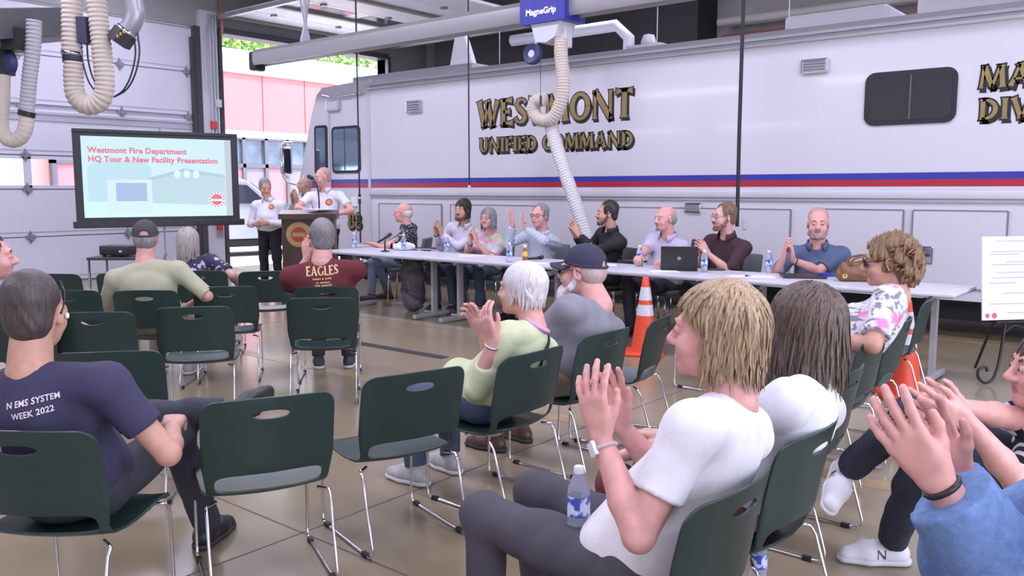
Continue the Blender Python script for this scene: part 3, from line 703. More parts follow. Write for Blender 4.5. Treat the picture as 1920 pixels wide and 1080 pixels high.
nt.links.new(n2.outputs['Fac'], mr.inputs['Value']); nt.links.new(mr.outputs['Result'], b.inputs['Roughness'])
b.inputs['Specular IOR Level'].default_value = .7
floor = struct(MB().box(XL, XR, YB, YF + .25, -.2, 0).build('floor', m)); floor['label'] = 'glossy beige sealed concrete floor'
ylw = mat('floor_paint_yellow', (.30, .215, .10), .35, var=.25, scale=6)
struct(MB().box(4.39, 4.53, YB, YF, 0, .0015).build('floor_line', ylw, floor))
struct(MB().box(9.30, 9.40, YB, YF, 0, .0015).build('floor_line', ylw, floor))
dk = mat('drain_iron', (.05, .045, .05), .55, .6, bump=.4, bscale=60)
for y0, y1 in ((5.25, 6.9), (-2.0, 1.2)): struct(MB().box(5.39, 5.50, y0, y1, 0, .004).build('floor_drain', dk, floor))
jm = mat('joint_dark', (.10, .085, .075), .7)
for x in (2.2, 6.6): struct(MB().box(x, x + .008, YB, YF, 0, .0012).build('floor_joint', jm, floor))
for y in (-1.5, 3.0, 8.2, 11.5): struct(MB().box(XL, XR, y, y + .008, 0, .0012).build('floor_joint', jm, floor))
# ---- shell
wallm = mat('block_wall_beige', (.36, .345, .33), .8, var=.06, scale=3, bump=.15, bscale=30)
darkw = mat('ceiling_dark', (.075, .072, .08), .85, var=.2, scale=2)
whitep = mat('wall_paint_white', (.62, .62, .66), .6, var=.03)
struct(MB().box(XL, XR + .3, YB, YF + .3, ZC, ZC + .2).build('ceiling', darkw))['label'] = 'dark roof deck above the bays'
wr = MB().box(XR, XR + .25, YB, YF + .3, 0, ZC); struct(wr.build('wall_right', wallm))
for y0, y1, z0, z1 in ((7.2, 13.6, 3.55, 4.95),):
    struct(MB().box(XR - .75, XR, y0, y1, z0, z1).build('wall_shade_box', mat('loft_shade_black', (.022, .02, .023), .9), bpy.data.objects['wall_right']))  # solid box, its near-black colour painted for the shade in a loft opening
wl = MB(); wl.box(XL - .25, XL, YB, YF + .3, 0, ZC); struct(wl.build('wall_left', whitep))
wb = MB(); ops = [(-2.6, 1.8), (2.8, 7.2)]; prev = XL
for a, c in ops: wb.box(prev, a, YB - .25, YB, 0, ZC); prev = c
wb.box(prev, XR + .25, YB - .25, YB, 0, ZC)
for a, c in ops: wb.box(a, c, YB - .25, YB, 4.6, ZC)
struct(wb.build('wall_back', whitep))
# front wall: bay door on the left shut, bay on the right open
DX0, DX1, OX0, OX1, ZD = 4.3, 8.60, 9.16, 13.3, 4.45
wf = MB(); wf.box(XL, DX0, YF, YF + .25, 0, ZC); wf.box(DX1, OX0, YF, YF + .25, 0, ZC); wf.box(OX1, XR + .25, YF, YF + .25, 0, ZC); wf.box(DX0, DX1, YF, YF + .25, ZD, ZC); wf.box(OX0, OX1, YF, YF + .25, ZD, ZC)
struct(wf.build('wall_front', mat('front_wall_grey', (.30, .30, .31), .7, var=.08, scale=2)))
jb = mat('jamb_steel', (.07, .07, .08), .5, .4)
tr = MB(); tr.box(DX1, DX1 + .10, YF - .12, YF, 0, ZD); tr.box(OX0 - .08, OX0, YF - .10, YF + .26, 0, ZD); tr.box(OX1, OX1 + .08, YF - .10, YF + .26, 0, ZD); tr.box(OX0, OX1, YF - .12, YF + .26, ZD - .06, ZD + .05)
struct(tr.build('trim_1', jb)); 
pier = struct(MB().box(DX1 + .12, OX0 - .10, YF - .10, YF, 0, ZD + .3).build('trim_2', mat('pier_white', (.55, .55, .60), .6)))
# shut sectional door
dw = mat('door_white', (.62, .61, .70), .45, var=.02, scale=2); dg = mat('door_groove', (.40, .40, .46), .5)
door = thing('door_1', None, None, (0, 0, 0)); struct(door)
secs = [(.02, .74), (.76, 1.50), (1.52, 2.04), (2.06, 2.78), (2.86, 3.62), (3.64, 4.40)]
gl = mat('window_glass_bright', (.9, .95, 1.0), .05); nt, b = nodes_of(gl); b.inputs['Transmission Weight'].default_value = 1.0; b.inputs['IOR'].default_value = 1.05
for i, (z0, z1) in enumerate(secs):
    if i == 2:
        s = MB(); s.box(DX0, DX1, YF + .02, YF + .07, z0, z0 + .05); s.box(DX0, DX1, YF + .02, YF + .07, z1 - .05, z1)
        xs = [(4.42, 5.62), (5.74, 6.78)]; px = DX0
        for a, c in xs: s.box(px, a, YF + .02, YF + .07, z0, z1); px = c
        s.box(px, DX1, YF + .02, YF + .07, z0, z1); so = s.build('door_section', dw, door)
        for a, c in xs: MB().box(a - .01, c + .01, YF + .04, YF + .05, z0 + .04, z1 - .04).build('window_pane', gl, so)
    else:
        so = MB().box(DX0, DX1, YF + .02, YF + .07, z0, z1).build('door_section', dw, door)
        MB().box(DX0 + .1, DX1 - .1, YF + .014, YF + .02, z0 + .06, z0 + .075).build('groove', dg, so)
MB().box(DX0, DX1, YF + .055, YF + .075, 0, 1.56).box(DX0, DX1, YF + .055, YF + .075, 2.0, 4.44).build('backing', dg, door)
hg = mat('hinge_galvanised', (.30, .30, .34), .4, .5)
hproto = None
for z in (.75, 1.51, 2.05, 2.82, 3.63):
    for x in (5.66, 7.25, DX1 - .12):
        if hproto is None:
            hp = MB().prism([(-.05, 0), (0, -.11), (.05, 0), (0, .11)], 'y', -.012, 0).box(-.07, .07, -.024, -.01, -.03, .03).box(-.025, .025, -.04, -.02, -.045, .045); hproto = hp.build('door_hinge', hg, door); o = hproto
        else: o = hproto.copy(); COL.objects.link(o)
        o.location = (x, YF + .014, z)
st = MB().box(DX0, DX1, YF - .03, YF + .02, 2.70, 2.74).box(DX0, DX1, YF - .005, YF + .02, 2.60, 2.72); st.build('stiffener', mat('stiffener_grey', (.45, .45, .52), .4, .3), door)
MB().box(DX1 - .06, DX1 + .02, YF - .10, YF - .02, 0, ZD - .2).build('door_track', jb, door)
# conduits, switch boxes on the pier
cd_ = mat('conduit_grey', (.42, .42, .46), .35, .6)
cn = thing('electrical_conduit', 'bundle of grey conduits with switch boxes on the pier between the bay doors', 'conduit', (8.9, YF - .12, 0))
for dx in (-.02, .05, .11): MB().tube([(dx, -.02, .6), (dx, -.02, 4.7)], .014, 8).build('conduit', cd_, cn)
MB().tube(spline([(-.12, -.02, 3.3), (-.12, -.02, 4.2), (.0, -.05, 4.6), (.25, -.1, 4.75)], 6), .014, 8).build('conduit', cd_, cn)
MB().box(.04, .14, -.09, 0, 3.02, 3.16, .006).build('junction_box', mat('box_grey', (.6, .6, .65), .5), cn)
MB().box(-.06, .03, -.09, 0, 2.62, 2.76, .006).build('alarm_box', mat('alarm_red', (.62, .06, .06), .5), cn)
MB().box(.07, .15, -.09, 0, 2.2, 2.28, .006).build('sensor', mat('sensor_dark', (.03, .03, .05), .4), cn)
MB().tube([(.22, -.06, 4.35), (.22, -.06, 5.2)], .03, 8).build('sprinkler_riser', mat('pipe_rust', (.35, .14, .10), .6), cn)
fe = thing('fire_extinguisher', 'red fire extinguisher hung on the pier below the screen edge', 'fire extinguisher', (8.92, YF - .19, .75))
MB().lathe([(0, 0), (.06, 0), (.066, .02), (.066, .36), (.05, .42), (.022, .45), (.022, .48), (0, .48)], n=16).build('cylinder', mat('extinguisher_red', (.50, .04, .04), .3), fe, auto=40)
MB().box(-.02, .02, -.08, .05, .48, .51).tube([(0, -.06, .48), (.08, -.03, .40), (.085, 0, .15)], .011, 8).build('hose_handle', mat('rubber_black', (.02, .02, .02), .6), fe)
# ---- raised door of the open bay, tracks and torsion shaft
dwr = mat('raised_door_lit_white', (.82, .81, .86), .45)  # paler copy of the door white; daylight bounced off the apron is painted in
od = thing('raised_bay_door', 'white sectional bay door raised flat under the roof over the truck nose', 'bay door', (0, 0, 4.72))
for i in range(6):
    y1 = YF - .25 - i * .72; so = MB().box(OX0 - .02, OX1 + .02, y1 - .70, y1, -.025, .025).build('door_section', dwr, od)
    if i == 2:
        for a in (9.6, 10.9, 12.1): MB().box(a, a + 1.0, y1 - .56, y1 - .14, -.03, .03).build('window_pane', mat('pane_dark', (.10, .10, .14), .1), so)
    for x in (OX0 + .5, OX0 + 2.0, OX0 + 3.4): MB().box(x, x + .08, y1 - .05, y1 + .05, -.06, -.02).build('hinge', hg, so)
for x in (OX0 - .09, OX1 + .09): MB().box(x - .04, x + .04, YF - 5.2, YF, -.10, -.03).build('track', cd_, od)
for y in (YF - .28, YF - 1.75, YF - 3.2): MB().box(OX0, OX1, y - .05, y + .05, -.075, -.028).build('strut', mat('strut_tan', (.25, .22, .20), .6), od)
# roof joists and braces in view over the opening
jo = mat('joist_grey', (.13, .13, .14), .6, .3); jw = mat('brace_white', (.55, .55, .60), .5)
for i, y in enumerate((12.9, 10.0, 7.0, 4.0, 1.0)):
    j = MB().box(XL, XR, y - .06, y + .06, 5.70, 5.80).box(XL, XR, y - .06, y + .06, 5.10, 5.18)
    for x in np.arange(XL, XR, .9): j.tube([(x, y, 5.16), (x + .45, y, 5.72), (x + .9, y, 5.16)], .018, 5)
    struct(j.build('ceiling_joist', jo))
# pipes along the right wall
pp = mat('pipe_cream', (.55, .52, .50), .5)
tag(MB().tube([(XR - .35, 7.0, 4.42), (XR - .35, -4.0, 4.42)], .075, 12).build('sprinkler_pipe', pp, None, True), 'thick cream pipe running along the wall above the truck roof', 'pipe')
tag(MB().tube([(XR - .2, 7.0, 4.20), (XR - .2, -4.0, 4.20)], .03, 8).build('supply_pipe', mat('pipe_red', (.33, .12, .10), .5), None, True), 'thin dull red pipe below the thick cream pipe', 'pipe')
tag(MB().tube([(11.2, 9.2, 3.95), (11.4, 7.3, 4.0), (11.45, 7.1, 3.8), (11.45, 7.1, 3.42)], .09, 12).build('vent_pipe', mat('pipe_white', (.60, .60, .64), .5), None, True), 'white bent vent pipe above the truck roof left of the blue reel', 'pipe')
# ---- ceiling lamps of the hall
for i, (x, y) in enumerate([(x, y) for x in (-1.5, 2.6, 6.6) for y in (-3.2, 0.8, 4.8, 8.8, 12.4)] + [(11.5, -2.5), (11.5, 2.5), (11.5, 7.5)]):
    L = thing('ceiling_lamp', 'long fluorescent fixture hung from the dark roof', 'ceiling lamp', (x, y, 5.3), 0, 'fluorescent fixtures under the roof')
    MB().box(-.16, .16, -1.2, 1.2, .03, .10).build('housing', mat('lamp_housing', (.7, .7, .7), .5), L)
    for sx in (-.08, .08): MB().tube([(sx, -1.15, .01), (sx, 1.15, .01)], .014, 8).build('lamp_tube', mat('tube_glow', (1, 1, 1), .4, emit=LAMP_COLOR, es=4.0), L)
    for yy in (-.9, .9): MB().tube([(0, yy, .10), (0, yy, .6)], .006, 5).build('hanger', jb, L)
    ld = bpy.data.lights.new('lamp_light', 'AREA'); ld.shape = 'RECTANGLE'; ld.size = .4; ld.size_y = 2.4; ld.energy = LAMP_POWER; ld.color = LAMP_COLOR
    lo = bpy.data.objects.new('lamp_light', ld); COL.objects.link(lo); lo.parent = L; lo.location = (0, 0, -.03)

# ================================================================== OUTSIDE THE OPEN BAY
apron = struct(MB().box(-30, 60, YF + .25, 70, -.25, -.03).build('ground_apron', mat('apron_concrete', (.55, .53, .50), .8, var=.08, scale=1)))
apron2 = struct(MB().box(-40, 50, -60, YB - .25, -.25, -.03).build('ground_apron_rear', mat('apron_concrete', (.55, .53, .50), .8)))
bd = thing('office_building', 'brick red and white building across the yard seen through the open bay', 'building', (0, 29.0, 0))
redp = mat('panel_red', (.48, .085, .085), .6, var=.1, scale=.5); bw = mat('fascia_white', (.75, .75, .74), .6)
for i in range(9):
    x0 = 12.0 + i * 2.0; MB().box(x0 + .02, x0 + 1.98, 0, .3, 3.75, 5.9).build('wall_panel', redp, bd)
MB().box(11, 31, -.15, .4, 5.9, 6.75).build('fascia', bw, bd); MB().box(11, 31, -.05, .35, 3.5, 3.75).build('lintel', bw, bd)
fr_ = mat('frame_dark', (.05, .05, .06), .4)
for i in range(18):
    x0 = 12.0 + i * 1.0; wnd = MB().box(x0, x0 + .14, -.05, .2, 0, 3.5).box(x0, x0 + 1.0, -.05, .2, 2.35, 2.5).box(x0, x0 + 1.0, -.05, .2, 3.42, 3.5).build('window', fr_, bd)
    MB().box(x0 + .14, x0 + 1.0, .08, .1, 2.5, 3.42).build('pane', mat('pane_reflective', (.05, .075, .11), .2, var=.7, scale=.9), wnd)
    MB().box(x0 + .14, x0 + 1.0, .05, .1, 0, 2.35).build('spandrel', mat('spandrel_rose', (.30, .10, .11), .5) if i % 2 == 0 else mat('spandrel_dark', (.12, .11, .13), .5), wnd)
MB().box(11, 31, .3, 8, 0, 6.6).build('mass', mat('mass_brick', (.32, .16, .14), .8), bd)
def tree(x, y, hgt, wd, label, seed):
    t = thing('tree', label, 'tree', (x, y, 0)); r = np.random.RandomState(seed)
    MB().tube(spline([(0, 0, 0), (.1, .05, hgt * .4), (-.1, 0, hgt * .7)], 5), [.22 * (1 - .08 * i) for i in range(11)], 8).build('trunk', mat('bark', (.12, .09, .07), .9), t, True)
    V = []; F = []
    for i in range(5200):
        d = nrm(r.randn(3)) * r.rand() ** .33; c = np.array([d[0] * wd, d[1] * wd, hgt * .68 + d[2] * hgt * .36]); a = nrm(r.randn(3)) * .19; e_ = nrm(np.cross(a, r.randn(3))) * .11
        n = len(V); V += [c - a, c + e_, c + a, c - e_]; F.append((n, n + 1, n + 2, n + 3))
    o = mesh_obj('foliage', np.array(V), F, mat('leaf_green', (.16, .30, .05), .6, var=.4, scale=1.5), t); o['kind'] = 'stuff'
tree(26.0, 42, 13.5, 3.6, 'leafy green tree above the white fascia at the left of the bay opening', 1)
tree(34.0, 43, 14.0, 4.0, 'second leafy tree behind the building nearer the truck nose', 2)
# ================================================================== THE COMMAND TRUCK
tw = mat('truck_white', (.57, .555, .60), .30, coat=.15); tg = mat('truck_grey_trim', (.52, .52, .57), .35); chrome = mat('chrome', (.72, .72, .76), .12, 1.0)
blu = mat('stripe_blue', (.035, .04, .30), .3); red = mat('stripe_red', (.38, .02, .04), .3); blk = mat('black_rubber', (.015, .015, .018), .5)
gold = mat('gold_leaf', (.30, .225, .085), .45, .35, var=.12, scale=14); inkb = mat('letter_black', (.012, .010, .012), .5)
gls = mat('tinted_glass', (.028, .03, .034), .08); cabg = mat('cab_glass', (.22, .30, .36), .08, .75)
tk = thing('command_truck', 'long white command truck with blue and red stripe parked behind the panel table', 'truck', (XV, 0, 0))
WT = 2.45; YN, YR_, ZT, ZB = 11.95, -3.2, 3.28, .42      # cab front of the box body, rear, roof, skirt
# box body with rounded roof edge
pr = [(0, ZB), (0, 3.10), (.03, 3.20), (.12, ZT), (WT - .12, ZT), (WT - .03, 3.20), (WT, 3.10), (WT, ZB)]
MB().prism(pr, 'y', YR_, 10.75).build('body', tw, tk, auto=40)
# cab with raked nose
side = [(10.75, ZB), (10.75, ZT), (11.95, ZT - .05), (12.10, ZT - .16), (12.28, 2.72), (12.66, 1.62), (12.72, 1.10), (12.70, .45)]
cabm = MB(); cabm.prism([(y, z) for y, z in side], 'x', .03, WT - .03); cabm.build('cab', tw, tk)
MB().box(-.012, .03, 10.70, 10.76, ZB, 3.2).build('door_seam', tg, tk); MB().box(-.006, .03, 11.75, 11.77, 1.0, 3.0).build('door_seam', tg, tk)
def pane(name, y0, y1, z0, z1, frame, r=.09, split=None, proud=.02, par=tk, skew=0.0, x0=0.0, g=None):
    def rr(a0, a1, c0, c1, rad): 
        pts = []
        for cy, cz, s in ((a1 - rad, c1 - rad, 0), (a0 + rad, c1 - rad, 90), (a0 + rad, c0 + rad, 180), (a1 - rad, c0 + rad, 270)):
            for i in range(6): t = math.radians(s + i * 18); pts.append((cy + rad * math.cos(t) + skew * (cz - z0), cz + rad * math.sin(t)))
        return pts
    f = MB().prism(rr(y0, y1, z0, z1, r), 'x', x0 - proud, x0 + .03).build(name, frame, par)
    MB().prism(rr(y0 + .045, y1 - .045, z0 + .045, z1 - .045, r * .7), 'x', x0 - proud - .004, x0 - proud + .01).build('glass', g or gls, f)
    if split is not None: MB().box(x0 - proud - .012, x0, split - .008, split + .008, z0 + .05, z1 - .05).build('divider', mat('divider_grey', (.10, .10, .10), .4), f)
    return f
def TY(u, v): return float(on_x(u, v, XV)[1])
def TZ(u, v): return float(on_x(u, v, XV)[2])
pane('side_window', TY(1795, 180), TY(1622, 190), TZ(1700, 233), TZ(1700, 132), blk, .10, (TY(1708, 180)))
pane('cab_window', 10.98, 11.70, 1.78, 2.56, blk, .08, 11.36, g=cabg, x0=.03); pane('quarter_window', 11.84, 12.18, 1.76, 2.60, blk, .06, None, skew=-.02, x0=.03, g=cabg)
# windscreen
ws = MB().add([(.16, 12.30, 2.70), (WT - .16, 12.30, 2.70), (WT - .16, 12.67, 1.66), (.16, 12.67, 1.66)], [(0, 1, 2, 3)]); ws.build('windscreen', cabg, tk)
MB().box(.2, WT - .2, 12.68, 12.80, .5, .75, .03).build('front_bumper', chrome, tk)
# stripes and mouldings
zb0, zb1, zb2 = TZ(675, 353), TZ(675, 345), TZ(675, 336)
zr0 = TZ(1900, 347); zb0 = (zb0 + zr0) / 2; zb2 = (zb2 + TZ(1900, 321)) / 2; zb1 = (zb0 + zb2) / 2
for nm, a, c, mm in (('blue_stripe', zb1, zb2, blu), ('red_stripe', zb0, zb1, red)):
    MB().box(-.004, 0, YR_, 10.70, a, c).build(nm, mm, tk); MB().box(.026, .03, 10.76, 11.75, a, c).build(nm, mm, tk); MB().box(.026, .03, 11.77, 12.5, a, c).build(nm, mm, tk)
zm = TZ(1100, 362)
MB().box(-.055, 0, YR_, 10.70, zm - .05, zm + .045, .018).build('moulding', tw, tk, auto=40); MB().box(-.02, 0, YR_, 10.70, zm - .085, zm - .05).build('moulding', tg, tk)
MB().box(-.03, 0, YR_, 10.70, ZB - .02, ZB + .07).build('skirt', tg, tk)
MB().tube([(-.015, YR_, 3.12), (-.015, 10.75, 3.12)], .022, 8).build('drip_rail', tw, tk, True); MB().box(-.02, .14, YR_, 10.8, 3.17, 3.20).build('roof_rail', tg, tk)
# compartment doors below the moulding
def cdoor(y0, y1, z0, z1, latch=None):
    d = MB().box(-.018, 0, y0, y1, z0, z1, .006).build('compartment_door', tw, tk)
    fr = MB(); 
    for a, b_, c, e_ in ((y0, y1, z1 - .006, z1 + .008), (y0, y1, z0 - .008, z0 + .006), (y0 - .01, y0 + .004, z0, z1), (y1 - .004, y1 + .01, z0, z1)): fr.box(-.021, 0, a, b_, c, e_)
    fr.build('seal', mat('seal_grey', (.20, .19, .21), .6), d)
    if latch:
        MB().box(-.03, -.015, latch[0] - .075, latch[0] + .075, latch[1] - .09, latch[1] + .09, .012).build('latch', chrome, d); MB().box(-.036, -.028, latch[0] - .05, latch[0] + .05, latch[1] - .015, latch[1] + .015).build('latch_paddle', mat('latch_dark', (.10, .09, .10), .3, .6), d)
y0, y1 = TY(1885, 480), TY(1709, 480); cdoor(y0, y1, .52, TZ(1709, 394), (TY(1735, 478), TZ(1735, 478)))
cdoor(TY(1690, 480), TY(1530, 480), .52, TZ(1690, 394)); cdoor(TY(1480, 480), TY(1130, 480), .52, TZ(1400, 392)); cdoor(7.2, 8.9, .52, TZ(1400, 392)); cdoor(9.1, 10.5, .52, TZ(1400, 392)); cdoor(-1.2, 1.3, .52, TZ(1400, 392))
MB().box(-.03, -.002, TY(1398, 420) - .02, TY(1398, 420) + .02, TZ(1398, 430), TZ(1398, 408), .006).build('handle', tg, tk)
# edge of an open black framed door at the right border
MB().box(-.04, 0, .98, 1.06, .5, TZ(1905, 395), .01).build('door_frame', inkb, tk)
# perimeter lamps
for (u, v, w_, h_) in ((1529, 124, .30, .155), (778, 200, .33, .19), (1301, 390, .22, .125)):
    y, z = TY(u, v), TZ(u, v); l = MB().box(-.05, 0, y - w_ / 2, y + w_ / 2, z - h_ / 2, z + h_ / 2, .02).build('perimeter_lamp', chrome, tk)
    gr = MB(); 
    for k in range(4): gr.box(-.058, -.045, y - w_ * .38, y + w_ * .38, z - h_ * .32 + k * h_ * .19, z - h_ * .32 + k * h_ * .19 + h_ * .10)
    gr.build('lamp_louvre', mat('louvre_grey', (.18, .18, .20), .3, .7), l)
l = MB().box(-.03, .03, 11.45, 11.80, 2.82, 3.0, .02).build('perimeter_lamp', chrome, tk); MB().box(-.036, -.02, 11.50, 11.75, 2.86, 2.96).build('lamp_lens', tg, l)
MB().tube([(.0, 10.9, 3.06), (-.03, 11.2, 3.05), (-.03, 11.6, 3.05), (.0, 11.9, 3.10)], .014, 6).build('grab_rail', chrome, tk, True)
# lettering
def word(text, ya, yb, zt, zb_, name='letter', x0=0.0):
    wd = ya - yb; hg = zt - zb_; gap = .06; tot = sum(GLY[c][0] + gap for c in text) - gap; sx_ = wd / tot; x = 0; ux, uy, n = (0, -1, 0), (0, 0, 1), (-1, 0, 0)
    for c in text:
        w_ = GLY[c][0]
        if c != ' ':
            o = (x0, ya - x * sx_, zb_); L = print_on(name, lettering(c, w_ * sx_, hg, 0), o, ux, uy, n, gold, tk, .006)
            print_on('outline', lettering(c, w_ * sx_, hg, .016), o, ux, uy, n, inkb, L, .004); print_on('drop_shadow', lettering(c, w_ * sx_, hg, .014), (x0, o[1] - .020, zb_ - .030), ux, uy, n, inkb, L, .003)
        x += w_ + gap
word('WESTMONT', TY(897, 215), TY(1188, 190), TZ(1040, 178), TZ(1040, 228)); word('UNIFIED COMMAND', TY(899, 275), TY(1188, 262), TZ(1040, 253), TZ(1040, 280))
word('MA', TY(1836, 145), TY(1936, 140), TZ(1850, 124), TZ(1850, 165)); word('DIV', TY(1836, 205), TY(1936, 200), TZ(1850, 186), TZ(1850, 224))
word('88', 11.33, 10.99, TZ(655, 428) + .26, TZ(655, 428), 'number', .03)
MB().box(-.0, .03, 11.08, 11.22, 1.22, 1.38, .01).build('notice_plate', mat('plate_white', (.8, .8, .85), .4), tk)
# roof gear
MB().box(.25, 2.2, 8.7, 11.4, ZT - .02, ZT + .10).build('roof_deck', tg, tk); MB().box(.9, 1.9, 3.0, 4.2, ZT - .02, ZT + .30, .04).build('roof_unit', tw, tk); MB().box(.5, 1.9, 1.0, 2.6, ZT - .02, ZT + .25, .04).build('roof_unit', tw, tk)
o = MB(); 
for k in range(12): o.box(.16, .20, 1.5 + k * .07, 1.53 + k * .07, ZT + .0, ZT + .07)
o.box(.12, .30, 1.4, 2.4, ZT - .02, ZT + .10); o.build('roof_vent', tw, tk)
for y in (11.3, 8.2, 5.6, 3.9): MB().tube([(.3, y, ZT), (.3, y, ZT + .5)], .008, 6).build('antenna', tg, tk)
MB().lathe([(0, .16), (.07, .14), (.10, .06), (.10, 0), (0, 0)], (.35, 5.75, ZT + .04), 14).box(.2, .5, 5.5, 6.0, ZT - .02, ZT + .05).build('beacon', mat('beacon_clear', (.75, .75, .8), .2), tk, auto=40)
# wheels under the cab
for y in (11.0, 0.2): 
    wv = MB().lathe([(.20, -.12), (.44, -.13), (.49, -.09), (.49, .09), (.44, .13), (.20, .12)], (.20, y, .49), 28, 'x').build('wheel', blk, tk, auto=40); MB().lathe([(0, -.10), (.10, -.10), (.14, -.06), (.24, -.10), (.26, -.12)], (.20, y, .49), 20, 'x').build('hub', chrome, wv, auto=30)
MB().box(.1, WT - .1, YR_ + .3, 12.4, .36, .5).build('chassis', blk, tk); MB().box(.3, WT - .3, YR_ + .3, 11.9, .16, .36).build('underside', blk, tk)
# towing mirror on the nose
MB().tube(spline([(-.0, 12.45, 1.74), (-.14, 12.50, 1.60), (-.30, 12.62, 1.70), (-.34, 12.66, 2.10), (-.30, 12.62, 2.30), (-.20, 12.5, 2.32)], 6), .022, 8).build('mirror_arm', chrome, tk, True)
mi = MB().box(-.40, -.18, 12.52, 12.62, 1.76, 2.24, .04).build('mirror', chrome, tk, auto=40); MB().box(-.37, -.24, 12.51, 12.522, 1.80, 2.20).build('mirror_glass', mat('mirror_dark', (.05, .06, .07), .05, .8), mi)

# ================================================================== SUV outside
suvw = mat('suv_silver', (.62, .63, .66), .25, .3, coat=.5)
sv = thing('parked_suv', 'silver parked suv just outside the open bay beside the screen', 'car', (11.4, 18.2, -.03), math.radians(-14))
prof = [(-2.3, .35), (-2.32, .75), (-2.25, 1.05), (-2.0, 1.15), (-1.55, 1.72), (-1.1, 1.82), (.3, 1.78), (1.0, 1.18), (2.0, 1.02), (2.25, .8), (2.28, .35)]
bmv = bmesh.new(); V0 = []
for wv_, ins in ((-.90, 0), (.90, 0)):
    V0.append([bmv.verts.new((x, wv_ * (.80 if z > 1.3 else 1), z)) for x, z in prof])
n = len(prof); bmv.faces.new(V0[0]); bmv.faces.new(V0[1][::-1])
for i in range(n): bmv.faces.new((V0[0][i], V0[0][(i + 1) % n], V0[1][(i + 1) % n], V0[1][i]))
bmesh.ops.recalc_face_normals(bmv, faces=bmv.faces); bmesh.ops.bevel(bmv, geom=list(bmv.edges), offset=.06, segments=2, affect='EDGES'); MB().bm(bmv).build('body', suvw, sv, auto=50)
sg = mat('suv_glass', (.05, .05, .08), .08)
for sgn in (-1, 1):
    o = MB(); o.prism([(-1.35, 1.22), (-1.25, 1.62), (-.45, 1.68), (-.45, 1.22)], 'y', sgn * .84 - .03, sgn * .84 + .03); o.prism([(-.37, 1.22), (-.37, 1.68), (.25, 1.64), (.72, 1.22)], 'y', sgn * .84 - .03, sgn * .84 + .03); o.build('side_glass', sg, sv)
MB().add([(-1.98, -.66, 1.22), (-1.98, .66, 1.22), (-1.63, .60, 1.66), (-1.63, -.60, 1.66)], [(0, 1, 2, 3)]).build('rear_glass', sg, sv)
MB().add([(1.04, -.66, 1.22), (1.04, .66, 1.22), (.42, .60, 1.72), (.42, -.60, 1.72)], [(0, 1, 2, 3)]).build('windscreen', sg, sv)
MB().box(-2.34, 2.3, -.89, .89, .22, .40, .03).build('sill', blk, sv); 
for sgn in (-1, 1): MB().box(-2.34, -2.15, sgn * .8 - .08, sgn * .8 + .08, .85, 1.1, .02).build('tail_lamp', mat('tail_red', (.4, .02, .02), .2), sv); MB().box(2.1, 2.3, sgn * .7 - .15, sgn * .7 + .15, .72, .88, .02).build('head_lamp', mat('lamp_clear', (.7, .7, .75), .1), sv)
for x in (-1.4, 1.42):
    for sgn in (-1, 1):
        wv = MB().lathe([(.2, -.11), (.33, -.12), (.37, -.08), (.37, .08), (.33, .12), (.2, .11)], (x, sgn * .82, .37), 24, 'y').build('wheel', blk, sv, auto=40)
        hb = MB().lathe([(0, .10), (.05, .10), (.2, .06), (.24, .10)], (x, sgn * .84, .37), 20, 'y') if sgn > 0 else MB().lathe([(0, -.10), (.05, -.10), (.2, -.06), (.24, -.10)], (x, sgn * .84, .37), 20, 'y'); hb.build('wheel_rim', chrome, wv, auto=30)

# ================================================================== EXHAUST HOSE REELS AND CORDS
rail_m = mat('rail_aluminium', (.40, .39, .40), .4, .5); hosem = mat('hose_tan', (.56, .49, .42), .6); hosew = mat('hose_white', (.62, .60, .60), .6); boxb = mat('box_blue', (.03, .035, .32), .4); boxg = mat('box_white', (.60, .60, .65), .5)
def ribbed(pts, r, m, name, parent, pitch=.03, depth=.10, nper=8, sides=14):
    P = spline(pts, nper); L = np.concatenate([[0], np.cumsum(np.linalg.norm(np.diff(P, axis=0), axis=1))]); n = int(L[-1] / pitch * 4); s = np.linspace(0, L[-1], n)
    Q = np.stack([np.interp(s, L, P[:, i]) for i in range(3)], 1); rr = r * (1 + depth * np.sin(np.arange(n) * math.pi / 2)); return MB().tube(Q, rr, sides).build(name, m, parent, True)
def rail_run(name, label, x, y0, y1, z, m=rail_m):
    t = thing(name, label, 'exhaust rail', (x, 0, z)); MB().prism([(-.11, 0), (-.13, .05), (-.13, .20), (-.09, .26), (.09, .26), (.13, .20), (.13, .05), (.11, 0), (.06, .03), (-.06, .03)], 'y', y0, y1).build('rail', m, t, auto=30); return t
rail_z = float(on_x(490, 112, 8.8)[2]); y_end = float(on_x(485, 105, 8.8)[1])
rl = rail_run('exhaust_rail', 'long grey aluminium exhaust rail hung over the truck side', 8.8, -3.0, y_end, rail_z - .10)
MB().box(-.135, .135, y_end - .02, y_end + .12, -.08, .24, .04).build('end_cap', mat('cap_black', (.02, .02, .025), .5), rl)
for y in (y_end - 1.3, y_end - 6.0):
    MB().prism([(-.10, .26), (.10, .26), (.03, .50), (-.03, .50)], 'y', y - .02, y + .02).tube([(0, y, .45), (0, y, 1.9)], .03, 8).tube([(0, y, .50), (.6, y + .5, 1.8)], .016, 6).tube([(0, y, .50), (-.6, y - .4, 1.8)], .016, 6).build('bracket', jw, rl)
